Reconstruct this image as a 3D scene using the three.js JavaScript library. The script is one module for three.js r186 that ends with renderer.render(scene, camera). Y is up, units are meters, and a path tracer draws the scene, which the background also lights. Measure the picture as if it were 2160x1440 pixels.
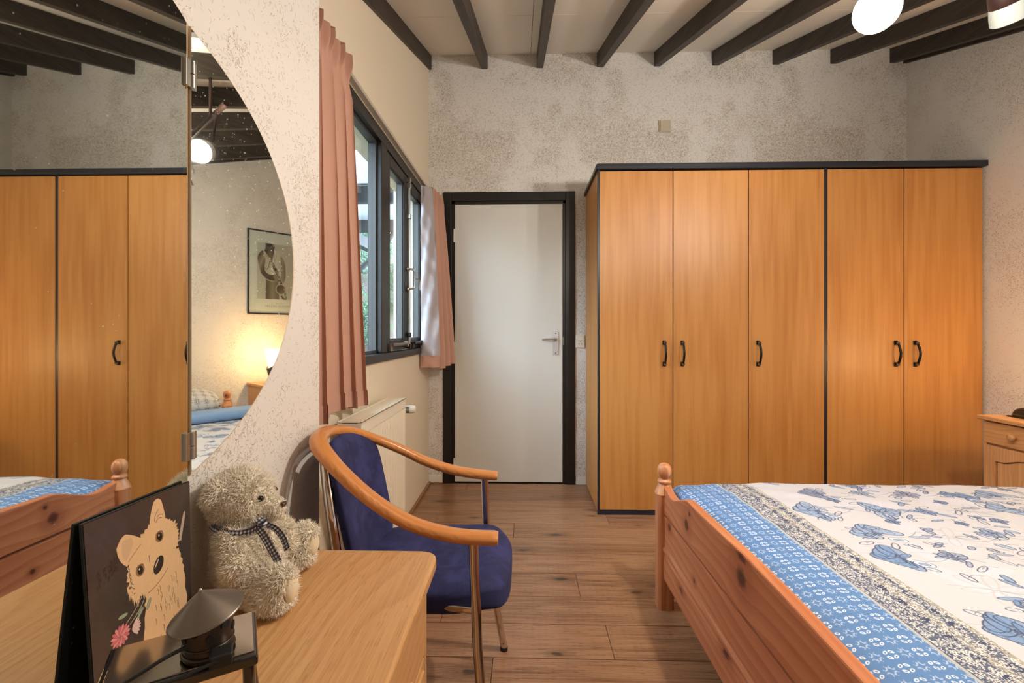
import * as THREE from 'three';
import { RoundedBoxGeometry } from 'three/addons/geometries/RoundedBoxGeometry.js';
import { mergeGeometries, mergeVertices, toCreasedNormals } from 'three/addons/utils/BufferGeometryUtils.js';
import { MarchingCubes } from 'three/addons/objects/MarchingCubes.js';
import { MeshSurfaceSampler } from 'three/addons/math/MeshSurfaceSampler.js';

// ---------------------------------------------------------------- camera, sky, exposure
// room axes: x to the right, y up, depth d = -z (camera at d = 0)
const renderer = new THREE.WebGLRenderer({ antialias: true });
renderer.toneMapping = THREE.LinearToneMapping;
renderer.toneMappingExposure = 1.12;
renderer.shadowMap.enabled = true;
const scene = new THREE.Scene();
const camera = new THREE.PerspectiveCamera(2 * Math.atan(720 / 980) * 180 / Math.PI, 1.5, 0.02, 200);
camera.position.set(0, 1.148, 0);
camera.rotation.set(0, THREE.MathUtils.degToRad(1.5), 0);
camera.setViewOffset(2160, 1440, 0, 20, 2160, 1440);
scene.background = new THREE.Color().setRGB(10.5, 12.6, 15);

function lamp(light, x, y, d, size) {
  light.position.set(x, y, -d); light.castShadow = true; light.shadow.radius = size; light.shadow.mapSize.set(1024, 1024);
  scene.add(light); return light;
}
function aim(light, x, y, d) { light.target.position.set(x, y, -d); scene.add(light.target); }

// ---------------------------------------------------------------- helpers
function rng(seed) { let s = seed >>> 0; return () => { s = (s + 0x6D2B79F5) >>> 0; let t = Math.imul(s ^ (s >>> 15), 1 | s); t = (t + Math.imul(t ^ (t >>> 7), 61 | t)) ^ t; return ((t ^ (t >>> 14)) >>> 0) / 4294967296; }; }
const names = new Map();
function numbered(n) { const k = names.get(n) || 0; names.set(n, k + 1); return k ? n + '_' + String(k).padStart(3, '0') : n; }
function mesh(name, geo, mat, parent) {
  const m = new THREE.Mesh(geo, mat); m.castShadow = m.receiveShadow = true;
  m.name = parent && parent !== scene ? name : numbered(name); (parent || scene).add(m); return m;
}
function thing(name, label, category, pos, group) {
  const o = new THREE.Group(); o.name = numbered(name); scene.add(o);
  if (pos) o.position.set(pos[0], pos[1], -pos[2]);
  o.userData = { label, category }; if (group) o.userData.group = group; return o;
}
function tag(o, label, category, group) { o.userData.label = label; o.userData.category = category; if (group) o.userData.group = group; return o; }
function structure(o, label) { o.userData.kind = 'structure'; if (label) o.userData.label = label; return o; }
function sgroup(name, label) { const o = new THREE.Group(); o.name = numbered(name); scene.add(o); return structure(o, label); }
const V = (x, y, d) => new THREE.Vector3(x, y, -d);
// box given by its limits; rounded when r > 0
function bx(x0, x1, y0, y1, d0, d1, r = 0, seg = 1) {
  const w = x1 - x0, h = y1 - y0, l = d1 - d0;
  const g = r > 0 ? new RoundedBoxGeometry(w, h, l, seg, Math.min(r, w / 2.01, h / 2.01, l / 2.01)) : new THREE.BoxGeometry(w, h, l);
  g.translate((x0 + x1) / 2, (y0 + y1) / 2, -(d0 + d1) / 2); return g;
}
// uv in metres (divided by the texture's size tm), u along the grain axis
function uvm(g, mat, grain = 'y', ou = 0, ov = 0) {
  g = g.index ? g.toNonIndexed() : g;
  const tm = mat.userData.tm || [1, 1], p = g.attributes.position, ax = { x: 0, y: 1, z: 2 }[grain], uv = new Float32Array(p.count * 2);
  const a = new THREE.Vector3(), b = new THREE.Vector3(), c = new THREE.Vector3(), n = new THREE.Vector3();
  for (let i = 0; i < p.count; i += 3) {
    a.fromBufferAttribute(p, i); b.fromBufferAttribute(p, i + 1); c.fromBufferAttribute(p, i + 2);
    n.copy(b).sub(a).cross(c.clone().sub(a));
    const q = [Math.abs(n.x), Math.abs(n.y), Math.abs(n.z)]; const dom = q.indexOf(Math.max(...q));
    for (let k = 0; k < 3; k++) {
      const v = [a, b, c][k].toArray();
      let u, w;
      if (dom === ax) { const o = [0, 1, 2].filter(t => t !== ax); u = v[o[0]] * 0.25; w = v[o[1]]; }
      else { u = v[ax]; w = v[3 - ax - dom]; }
      uv[(i + k) * 2] = (u + ou) / tm[0]; uv[(i + k) * 2 + 1] = (w + ov) / tm[1];
    }
  }
  g.setAttribute('uv', new THREE.BufferAttribute(uv, 2)); return g;
}
const strip = g => { g = g.index ? g.toNonIndexed() : g; for (const k of Object.keys(g.attributes)) if (!['position', 'normal', 'uv'].includes(k)) g.deleteAttribute(k); return g; };
const join = list => mergeGeometries(list.map(strip));
function tube(pts, r, seg = 24, rad = 10, closed = false) {
  const g = new THREE.TubeGeometry(new THREE.CatmullRomCurve3(pts, closed, 'catmullrom', 0.5), seg, r, rad, closed);
  if (closed) return strip(g);
  const c0 = new THREE.CircleGeometry(r, rad), c1 = c0.clone(), d0 = pts[0].clone().sub(pts[1]).normalize(), n = pts.length, d1 = pts[n - 1].clone().sub(pts[n - 2]).normalize(), z = new THREE.Vector3(0, 0, 1);
  c0.applyQuaternion(new THREE.Quaternion().setFromUnitVectors(z, d0)).translate(...pts[0].toArray());
  c1.applyQuaternion(new THREE.Quaternion().setFromUnitVectors(z, d1)).translate(...pts[n - 1].toArray());
  return join([g, c0, c1]);
}
function lathe(pts, seg = 28) { return new THREE.LatheGeometry(pts.map(p => new THREE.Vector2(p[0], p[1])), seg); }
function cyl(r0, r1, h, seg = 20) { return new THREE.CylinderGeometry(r0, r1, h, seg); }
function extrude(pts, depth, bevel = 0, holes = []) {
  const s = new THREE.Shape(pts.map(p => new THREE.Vector2(p[0], p[1])));
  for (const h of holes) s.holes.push(new THREE.Path(h.map(p => new THREE.Vector2(p[0], p[1]))));
  return new THREE.ExtrudeGeometry(s, { depth: depth - 2 * bevel, bevelEnabled: bevel > 0, bevelThickness: bevel, bevelSize: bevel, bevelOffset: -bevel, bevelSegments: 2, steps: 1, curveSegments: 24 }).translate(0, 0, bevel);
}
// noise
const PERM = (() => { const r = rng(77), a = new Float32Array(65536); for (let i = 0; i < 65536; i++) a[i] = r(); return a; })();
function vn(x, y, px, py) { // value noise, periodic in px, py cells
  let xi = Math.floor(x), yi = Math.floor(y), fx = x - xi, fy = y - yi; fx = fx * fx * (3 - 2 * fx); fy = fy * fy * (3 - 2 * fy);
  const m = (a, n) => ((a % n) + n) % n, x0 = m(xi, px), x1 = m(xi + 1, px), y0 = m(yi, py), y1 = m(yi + 1, py);
  const h = (a, b) => PERM[(a * 73 + b * 1291 + ((a * b) & 255) * 7) & 65535];
  return (h(x0, y0) * (1 - fx) + h(x1, y0) * fx) * (1 - fy) + (h(x0, y1) * (1 - fx) + h(x1, y1) * fx) * fy;
}
const sm = (a, b, x) => { x = Math.min(1, Math.max(0, (x - a) / (b - a))); return x * x * (3 - 2 * x); };
const mix = (a, b, t) => a + (b - a) * t, mix3 = (a, b, t) => [mix(a[0], b[0], t), mix(a[1], b[1], t), mix(a[2], b[2], t)];
function dataTex(w, h, fn, srgb = true) {
  const d = new Uint8Array(w * h * 4);
  for (let y = 0; y < h; y++) for (let x = 0; x < w; x++) { const c = fn(x / w, y / h), i = (y * w + x) * 4; d[i] = c[0]; d[i + 1] = c[1]; d[i + 2] = c[2]; d[i + 3] = 255; }
  const t = new THREE.DataTexture(d, w, h); t.wrapS = t.wrapT = THREE.RepeatWrapping; t.magFilter = THREE.LinearFilter; t.minFilter = THREE.LinearFilter;
  if (srgb) t.colorSpace = THREE.SRGBColorSpace; t.needsUpdate = true; return t;
}
function canvasTex(w, h, draw, srgb = true) {
  const c = document.createElement('canvas'); c.width = w; c.height = h; draw(c.getContext('2d'), w, h);
  const t = new THREE.CanvasTexture(c); t.wrapS = t.wrapT = THREE.RepeatWrapping; if (srgb) t.colorSpace = THREE.SRGBColorSpace; return t;
}
function std(o) { const tm = o.tm; delete o.tm; const m = new THREE.MeshPhysicalMaterial({ roughness: 0.6, ...o }); m.userData.tm = tm; return m; }
// wood: u along the grain. base/dark sRGB bytes, knots [u, v, size in metres]
function woodTex(w, h, tm, o) {
  const kn = o.knots || [];
  return dataTex(w, h, (u, v) => {
    let x = u * tm[0], y = v * tm[1], yy = y, kd = 0, kr = 0;
    for (const k of kn) {
      let dx = Math.abs(x - k[0]), dy = y - k[1]; dx = Math.min(dx, tm[0] - dx); if (dy > tm[1] / 2) dy -= tm[1]; if (dy < -tm[1] / 2) dy += tm[1];
      const rag = k[3] ? 0.65 + 0.7 * vn(x * 60 + 50, y * 220 + 50, 9973, 9973) : 0.85 + 0.3 * vn(x * 90 + 50, y * 160 + 50, 9973, 9973);
      const a = dx / (k[2] * (k[3] || 3.2)), b = dy / (k[2] * 2.2), e = Math.exp(-(a * a + b * b));
      yy -= dy * e * 0.75; const q = Math.hypot(dx / (k[3] ? 2.6 : 1), dy) / k[2] / rag;
      kd = Math.max(kd, 1 - sm(0.35, 1.0, q)); kr = Math.max(kr, (1 - sm(0.8, 3.0, q)) * 0.8);
    }
    const cu = Math.max(1, Math.round(tm[0] * (o.warp || 1.6))), cv = Math.max(1, Math.round(tm[1] * 7));
    const wob = (vn(u * cu, v * cv, cu, cv) - 0.5) * (o.wob || 0.05) + (vn(u * cu * 3 + 9, v * cv * 2, cu * 3, cv * 2) - 0.5) * (o.wob || 0.05) * 0.25;
    const ph = (yy + wob) * (o.rings || 60), fr = ph - Math.floor(ph), ring = Math.pow(fr, 1.6) * (1 - sm(0.86, 1, fr));
    const fu = Math.round(tm[0] * 9), fv = Math.round(tm[1] * 420), fine = vn(u * fu, (yy / tm[1]) * fv, fu, fv);
    const gu = Math.round(tm[0] * 3), gv = Math.round(tm[1] * 45), mid = vn(u * gu, v * gv, gu, gv);
    const pu = Math.round(tm[0] * 40), pv = Math.round(tm[1] * 700), pore = sm(0.72, 0.9, vn(u * pu + 3, v * pv, pu, pv));
    const lu = Math.max(1, Math.round(tm[0] * 1.3)), lv = Math.max(1, Math.round(tm[1] * 5)), big = vn(u * lu + 5, v * lv, lu, lv);
    let t = ring * (o.ringA ?? 0.5) + (fine - 0.5) * (o.fineA ?? 0.3) + (mid - 0.5) * (o.midA ?? 0.35) + pore * (o.poreA ?? 0.15) + (big - 0.5) * (o.bigA ?? 0.25) + 0.1;
    t = Math.min(1, Math.max(0, t));
    let c = mix3(o.base, o.dark, t);
    if (kr) c = mix3(c, o.halo || o.dark, kr * 0.55);
    if (kd) c = mix3(c, o.knot || [60, 28, 20], kd * (0.75 + 0.25 * fine));
    return c;
  });
}
// ---------------------------------------------------------------- materials
function plasterMaps(count, seed, floor, alpha) {
  const N = 2048, r = rng(seed), strokes = [];
  const dens = (u, v) => floor + (1 - floor) * sm(0.36, 0.68, 0.5 * vn(u * 4, v * 4, 4, 4) + 0.3 * vn(u * 11 + 4, v * 11, 11, 11) + 0.2 * vn(u * 31, v * 31 + 7, 31, 31));
  for (let i = 0; i < count; i++) {
    const x = r(), y = r(), k = r(); if (k > dens(x, y)) continue;
    const a = r() * 6.28, l = 3.5 + r() * 5.5, b = (r() - 0.5) * 9;
    strokes.push([x * N, y * N, a, l, b, 0.8 + r() * 1.3, r()]);
  }
  const paint = (g, col) => {
    g.lineCap = 'round';
    for (const [x, y, a, l, b, w, k] of strokes) for (const ox of (x < 20 ? [0, N] : x > N - 20 ? [0, -N] : [0])) for (const oy of (y < 20 ? [0, N] : y > N - 20 ? [0, -N] : [0])) {
      g.strokeStyle = col(k); g.lineWidth = w; g.beginPath();
      const dx = Math.cos(a) * l, dy = Math.sin(a) * l;
      g.moveTo(x + ox - dx, y + oy - dy); g.quadraticCurveTo(x + ox - dy / l * b, y + oy + dx / l * b, x + ox + dx, y + oy + dy); g.stroke();
    }
  };
  return [
    canvasTex(N, N, g => { g.fillStyle = 'rgb(230,225,219)'; g.fillRect(0, 0, N, N); paint(g, k => `rgba(${176 - k * 34 | 0},${158 - k * 36 | 0},${130 - k * 36 | 0},${alpha * (0.45 + k * 0.55)})`); }),
    canvasTex(N, N, g => { g.fillStyle = '#c8c8c8'; g.fillRect(0, 0, N, N); const q = rng(seed + 1); for (let i = 0; i < 30000; i++) { const c = 165 + q() * 90 | 0; g.fillStyle = `rgba(${c},${c},${c},0.5)`; g.fillRect(q() * N, q() * N, 3 + q() * 10, 2 + q() * 7); } paint(g, () => 'rgba(30,30,30,0.8)'); }, false)];
}
const [plC, plB] = plasterMaps(80000, 5, 0.14, 1.0), [piC, piB] = plasterMaps(30000, 6, 0.08, 1.0);
const M = {};
M.plaster = std({ map: plC, bumpMap: plB, bumpScale: 0.0012, roughness: 0.85, tm: [1.3, 1.3] });
M.plasterFine = std({ map: piC, bumpMap: piB, bumpScale: 0.0011, roughness: 0.85, tm: [1.05, 1.05] });
M.paintWall = std({ color: 0xe9dcc6, bumpMap: plB, bumpScale: 0.0006, roughness: 0.75, tm: [1.7, 1.7] });
M.ceil = std({ color: 0xe4dccf, roughness: 0.7 });
M.beam = std({ map: woodTex(1024, 512, [2.4, 0.8], { base: [66, 56, 47], dark: [28, 23, 19], rings: 40, ringA: 0.35, fineA: 0.7, midA: 0.7 }), roughness: 0.55, tm: [2.4, 0.8] });
M.black = std({ color: 0x1b1715, roughness: 0.38 });
M.winblack = std({ color: 0x171513, roughness: 0.42 });
M.doorWhite = std({ color: 0xd9d6cd, roughness: 0.28 });
M.white = std({ color: 0xe6e2d8, roughness: 0.45 });
M.radiator = std({ color: 0xeee4d0, roughness: 0.35 });
M.plastic = std({ color: 0xe4dccb, roughness: 0.4 });
M.darkHole = std({ color: 0x151412, roughness: 0.8 });
M.steel = std({ color: 0xb9b6ae, metalness: 1, roughness: 0.32 });
M.alu = std({ color: 0xd4d6d6, metalness: 0.85, roughness: 0.42 });
M.chrome = std({ color: 0xd8d2cc, metalness: 1, roughness: 0.1 });
M.beech = std({ map: woodTex(1024, 1024, [2.2, 1.1], { base: [204, 144, 78], dark: [174, 108, 46], rings: 26, wob: 0.03, ringA: 0.22, fineA: 0.2, midA: 0.55, poreA: 0.08, bigA: 0.5 }), roughness: 0.4, tm: [2.2, 1.1] });
M.navy = std({ color: 0x20242e, roughness: 0.35 });
M.iron = std({ color: 0x14130f, roughness: 0.38, metalness: 0.4 });
M.rosette = std({ color: 0x5f4433, roughness: 0.5 });
M.oak = std({ map: woodTex(2048, 1024, [1.2, 0.6], { base: [212, 164, 112], dark: [178, 124, 74], rings: 30, wob: 0.2, warp: 1.6, ringA: 0.34, fineA: 0.4, midA: 0.16, poreA: 0.4, bigA: 0.2 }), roughness: 0.38, tm: [1.2, 0.6] });
M.bent = std({ map: woodTex(512, 512, [0.6, 0.3], { base: [214, 142, 78], dark: [190, 112, 52], rings: 20, ringA: 0.2, fineA: 0.3, midA: 0.4, poreA: 0.3 }), roughness: 0.3, clearcoat: 0.3, clearcoatRoughness: 0.25, tm: [0.6, 0.3] });
const pineO = { base: [216, 144, 102], dark: [168, 88, 54], halo: [150, 80, 52], knot: [74, 34, 28], rings: 26, wob: 0.13, warp: 1.1, ringA: 0.5, fineA: 0.18, midA: 0.3, poreA: 0.06, bigA: 0.5 };
// footboard: u = depth 0.2..2.2 -> here u = -z, v = height
M.pineFoot = std({ map: woodTex(2048, 512, [2.0, 0.6], { ...pineO, knots: [[1.667, 0.462, 0.026], [1.868, 0.369, 0.02], [1.251, 0.493, 0.034], [1.25, 0.548, 0.013, 6], [1.598, 0.3, 0.012], [1.64, 0.51, 0.011], [1.344, 0.225, 0.012, 7], [0.85, 0.34, 0.02], [0.62, 0.47, 0.028], [1.72, 0.2, 0.011, 7], [1.0, 0.21, 0.015, 5]] }), roughness: 0.33, tm: [2.0, 0.6] });
M.pine = std({ map: woodTex(1024, 512, [1.6, 0.8], { ...pineO, base: [222, 160, 112], knots: [[0.3, 0.2, 0.014], [0.9, 0.55, 0.018], [1.3, 0.1, 0.012], [0.6, 0.7, 0.012]] }), roughness: 0.36, tm: [1.6, 0.8] });
M.pineLight = std({ map: woodTex(1024, 512, [1.6, 0.8], { base: [222, 168, 112], dark: [184, 122, 70], halo: [170, 100, 60], rings: 60, wob: 0.09, ringA: 0.5, fineA: 0.3, knots: [[0.5, 0.4, 0.012]] }), roughness: 0.4, tm: [1.6, 0.8] });
{
  const r = rng(31), kn = []; for (let i = 0; i < 15; i++) kn.push([r() * 2.6, r() * 1.3, 0.006 + r() * 0.012, 6]);
  M.floor = std({ map: woodTex(2048, 1024, [2.6, 1.3], { base: [170, 128, 96], dark: [104, 70, 46], halo: [96, 68, 46], knot: [62, 44, 32], rings: 22, wob: 0.16, warp: 1.2, ringA: 0.3, fineA: 0.75, midA: 0.45, poreA: 0.5, bigA: 0.55, knots: kn }), roughness: 0.28, tm: [2.6, 1.3] });
}
M.strip = std({ color: 0x9a6f4b, roughness: 0.45 });
M.velvet = std({ map: dataTex(512, 512, (u, v) => { const n = 0.5 * vn(u * 9, v * 9, 9, 9) + 0.3 * vn(u * 26, v * 26, 26, 26) + 0.2 * vn(u * 90, v * 90, 90, 90); return mix3([30, 33, 78], [48, 53, 106], sm(0.25, 0.75, n)); }), roughness: 0.85, sheen: 0.9, sheenRoughness: 0.45, sheenColor: new THREE.Color(0.25, 0.35, 0.75), tm: [0.4, 0.4] });
const weave = dataTex(256, 256, (u, v) => { const a = 128 + 70 * Math.sin(u * 256 * 1.57) + 50 * Math.sin(v * 256 * 1.57); return [a, a, a]; }, false);
M.curtain = std({ color: 0xc99c88, bumpMap: weave, bumpScale: 0.0003, roughness: 0.85, sheen: 0.3, side: THREE.DoubleSide, tm: [0.12, 0.12] });
M.lining = std({ color: 0xb0a9ae, roughness: 0.38, side: THREE.DoubleSide, sheen: 0.4 });
M.glass = std({ color: 0xf4f8f8, transmission: 1, thickness: 0, roughness: 0, ior: 1.5 });
M.rubber = std({ color: 0x121211, roughness: 0.6 });
M.gunmetal = std({ color: 0x8b8178, metalness: 0.9, roughness: 0.36 });
M.glossBlack = std({ color: 0x1a1512, roughness: 0.12, clearcoat: 0.6, clearcoatRoughness: 0.08 });

// ---------------------------------------------------------------- room shell
const XL = -0.724, XP = -0.605, XR = 2.837, DB = 3.52, DR = -1.5, DP = 1.362, SL = 0.35;
const ceilY = d => 3.25 + SL * (d - DB);
{ // floor of laminate planks, each a board of its own, on a screed
  const fl = sgroup('floor', 'brown oak laminate plank floor'), r = rng(9), W = 0.192, L = 1.285;
  mesh('subfloor', bx(-0.95, XR + 0.2, -0.15, -0.012, DR - 0.2, DB + 0.2), std({ color: 0x2e241a, roughness: 0.9 }), fl);
  let row = 0;
  for (let d = 1.638 - 17 * W; d < DB; d += W, row++) {
    const d0 = Math.max(d, DR), d1 = Math.min(d + W, DB); if (d1 - d0 < 0.01) continue;
    let x = XL - r() * L; if (d0 < DP) x = XP - r() * L;
    const xs = d0 + 0.02 < DP ? XL : XL;
    for (; x < XR; x += L) {
      const x0 = Math.max(x, xs), x1 = Math.min(x + L, XR); if (x1 - x0 < 0.02) continue;
      mesh('plank', uvm(bx(x0 + 0.0007, x1 - 0.0007, -0.012, 0, d0 + 0.0014, d1 - 0.0014, 0.002), M.floor, 'x', r() * 2.6, r() * 1.3), M.floor, fl);
    }
  }
}
{ // back wall with door opening
  const g = extrude([[-0.95, 0], [XR + 0.2, 0], [XR + 0.2, 3.6], [-0.95, 3.6]], 0.16, 0, [[[-0.56, 0.0], [-0.56, 2.15], [0.33, 2.15], [0.33, 0.0]].map(p => [p[0], p[1] + 1e-4])]);
  structure(mesh('wall_back', uvm(g.translate(0, 0, -DB - 0.16), M.plaster, 'x'), M.plaster), 'white worm-textured plaster wall behind door and wardrobe');
}
structure(mesh('wall_right', uvm(bx(XR, XR + 0.16, 0, 3.6, DR - 0.2, DB + 0.16), M.plasterFine, 'z', 0.4, 0.3), M.plasterFine), 'cream plaster wall on the right with corner above wardrobe');
structure(mesh('wall_rear', uvm(bx(-0.95, XR + 0.2, 0, 3.0, DR - 0.16, DR), M.plaster, 'x'), M.plaster), 'plaster wall behind the camera');
// pier with the mirror; its face stands proud of the window wall
structure(mesh('wall_pier', uvm(bx(XP - 0.33, XP, 0, 3.0, DR, DP, 0.006), M.plasterFine, 'z', 0.1, 0.55), M.plasterFine), 'plastered pier carrying the mirror');
const WY0 = 1.0, WY1 = 2.172, WD0 = 1.42, WD1 = 3.336;
{ // window wall (shape in d, y)
  const g = extrude([[DP - 0.02, 0], [DB + 0.16, 0], [DB + 0.16, 3.6], [DP - 0.02, 3.6]], 0.22, 0, [[[WD0, WY0], [WD0, WY1], [WD1, WY1], [WD1, WY0]]]);
  g.rotateY(Math.PI / 2).translate(XL - 0.22, 0, 0); // d -> -z
  structure(mesh('wall_left', uvm(g, M.paintWall, 'z'), M.paintWall), 'cream window wall with radiator beneath the window');
}
{ // sloping ceiling: boards between the beams with narrow joints
  const c = sgroup('ceiling', 'sloping off-white board ceiling between dark beams'), ang = Math.atan(SL);
  const seams = [-2.2, -0.9, 0.3, 1.55, 2.62, 3.75];
  for (let i = 0; i < seams.length - 1; i++) for (let k = 0; k < 4; k++) {
    const x0 = -0.95 + k * 1.0 + 0.0012, x1 = Math.min(-0.95 + (k + 1) * 1.0, 3.05) - 0.0012, d0 = seams[i] + 0.0015, d1 = seams[i + 1] - 0.0015;
    const g = new THREE.BoxGeometry(x1 - x0, 0.06, (d1 - d0) / Math.cos(ang));
    g.rotateX(ang).translate((x0 + x1) / 2, ceilY((d0 + d1) / 2) + 0.032, -(d0 + d1) / 2);
    mesh('panel', g, M.ceil, c);
  }
  const top = new THREE.BoxGeometry(3.98, 0.08, 6.6).rotateX(ang).translate(1.045, ceilY(0.8) + 0.12, -0.8); mesh('roof_deck', top, std({ color: 0x4a4038 }), c);
}
for (const [i, x] of [-0.729, -0.301, 0.12, 0.573, 1.0, 1.433, 1.878, 2.302, 2.736].entries()) {
  const ang = Math.atan(SL), len = (DB - DR + 0.1) / Math.cos(ang), g = new RoundedBoxGeometry(0.048, 0.105, len, 1, 0.003);
  const dm = (DB + DR) / 2 + 0.02; g.rotateX(ang).translate(x, ceilY(dm) - 0.051, -dm);
  const b = mesh('ceiling_beam', uvm(g, M.beam, 'z', i * 0.37, i * 0.21), M.beam);
  structure(b, ['first dark beam, against the window wall', 'second dark beam from the window wall', 'third dark beam, above the door', 'fourth dark beam, above the wardrobe left end', 'fifth dark beam from the window wall', 'sixth dark beam from the window wall', 'seventh dark beam, behind the lit spot', 'eighth dark beam from the window wall', 'last dark beam, along the right wall'][i]);
}
{ // dark strip along the top of the right wall
  const ang = Math.atan(SL), len = (DB - DR) / Math.cos(ang), g = new THREE.BoxGeometry(0.03, 0.07, len), dm = (DB + DR) / 2;
  g.rotateX(ang).translate(XR - 0.012, ceilY(dm) - 0.075, -dm);
  structure(mesh('trim_1', uvm(g, M.beam, 'z'), M.beam), 'dark strip along the top of the right wall');
}
structure(mesh('baseboard_back', join([bx(XL, -0.62, 0, 0.06, DB - 0.012, DB, 0.003), bx(0.39, 0.47, 0, 0.06, DB - 0.012, DB, 0.003)]), M.white), 'small white baseboard beside the door frame');
structure(mesh('baseboard_left', bx(XL, XL + 0.018, 0, 0.018, DP, DB - 0.012, 0.005), M.strip), 'brown floor strip along the window wall');
structure(mesh('trim_2', bx(XL + 0.018, -0.62, 0, 0.01, DB - 0.026, DB - 0.012, 0.003), M.strip), 'brown floor strip before the white baseboard');

structure(mesh('wall_hall', bx(-0.62, 0.4, -0.02, 2.3, DB + 0.16, DB + 0.2), std({ color: 0x3a352f, roughness: 0.9 })), 'dark hallway side behind the closed door');
// ---------------------------------------------------------------- door
{
  const d = sgroup('door_1', 'plain white flush door in black frame');
  const fr = (a, b, c, e) => bx(a, b, c, e, DB - 0.014, DB + 0.12, 0.004);
  mesh('frame_jamb', fr(-0.615, -0.55, 0, 2.208), M.black, d);
  mesh('frame_jamb', fr(0.312, 0.384, 0, 2.208), M.black, d);
  mesh('frame_head', fr(-0.55, 0.312, 2.14, 2.208), M.black, d);
  mesh('frame_stop', join([bx(-0.55, -0.53, 0, 2.14, DB + 0.004, DB + 0.12), bx(0.293, 0.312, 0, 2.14, DB + 0.004, DB + 0.12), bx(-0.55, 0.312, 2.121, 2.14, DB + 0.004, DB + 0.12)]), M.black, d);
  mesh('threshold', bx(-0.55, 0.312, 0, 0.004, DB - 0.0, DB + 0.14), M.black, d);
  mesh('door_leaf', bx(-0.528, 0.291, 0.009, 2.119, DB + 0.006, DB + 0.046, 0.003), M.doorWhite, d);
  const P0 = DB + 0.006;
  for (const y of [1.88, 1.02, 0.14]) {
    const h = mesh('hinge', join([bx(-0.541, -0.528, y - 0.045, y + 0.045, P0 - 0.006, P0 + 0.004, 0.003)]), M.white, d);
    mesh('hinge_pin', cyl(0.006, 0.006, 0.1, 12).translate(-0.532, y, -(P0 - 0.006)), M.white, h);
  }
  const pl = mesh('handle_plate', bx(0.214, 0.262, 0.976, 1.15, P0 - 0.006, P0, 0.002), M.alu, d);
  mesh('screw', cyl(0.004, 0.004, 0.002, 10).rotateX(Math.PI / 2).translate(0.238, 1.137, -(P0 - 0.007)), M.darkHole, pl);
  mesh('screw', cyl(0.004, 0.004, 0.002, 10).rotateX(Math.PI / 2).translate(0.238, 0.989, -(P0 - 0.007)), M.darkHole, pl);
  mesh('lever', join([cyl(0.011, 0.014, 0.03, 16).rotateX(Math.PI / 2).translate(0.238, 1.093, -(P0 - 0.02)), tube([V(0.244, 1.093, P0 - 0.04), V(0.22, 1.096, P0 - 0.046), V(0.17, 1.094, P0 - 0.044), V(0.135, 1.091, P0 - 0.038)], 0.0065, 20, 10)]), M.steel, d);
  mesh('strike_plate', bx(0.2935, 0.297, 1.05, 1.11, DB - 0.0, DB + 0.02), M.steel, d);
}
{ // switch with socket right of the door
  const s = thing('wall_socket', 'cream light switch and socket plate beside the door', 'socket');
  mesh('plate', bx(0.386, 0.455, 1.03, 1.127, DB - 0.012, DB, 0.003), M.plastic, s);
  mesh('rocker', bx(0.402, 0.444, 1.086, 1.115, DB - 0.017, DB - 0.011, 0.002), M.plastic, s);
  mesh('socket_face', join([cyl(0.021, 0.021, 0.003, 24).rotateX(Math.PI / 2).translate(0.423, 1.058, -(DB - 0.0125))]), M.plastic, s);
  for (const x of [-0.0095, 0.0095]) mesh('pin_hole', cyl(0.003, 0.003, 0.002, 10).rotateX(Math.PI / 2).translate(0.423 + x, 1.058, -(DB - 0.0145)), M.darkHole, s);
  mesh('earth_clip', bx(0.4215, 0.4245, 1.074, 1.079, DB - 0.0152, DB - 0.0135), M.darkHole, s);
}
{
  const s = thing('blank_cover_plate', 'small square beige blank cover plate high on the back wall', 'cover plate');
  mesh('box', bx(1.011, 1.099, 2.647, 2.735, DB - 0.012, DB, 0.003), std({ color: 0xcdbfa8, roughness: 0.45 }), s);
  mesh('cover', bx(1.02, 1.09, 2.656, 2.726, DB - 0.017, DB - 0.011, 0.003), std({ color: 0xc9bba4, roughness: 0.45 }), s);
}

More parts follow.
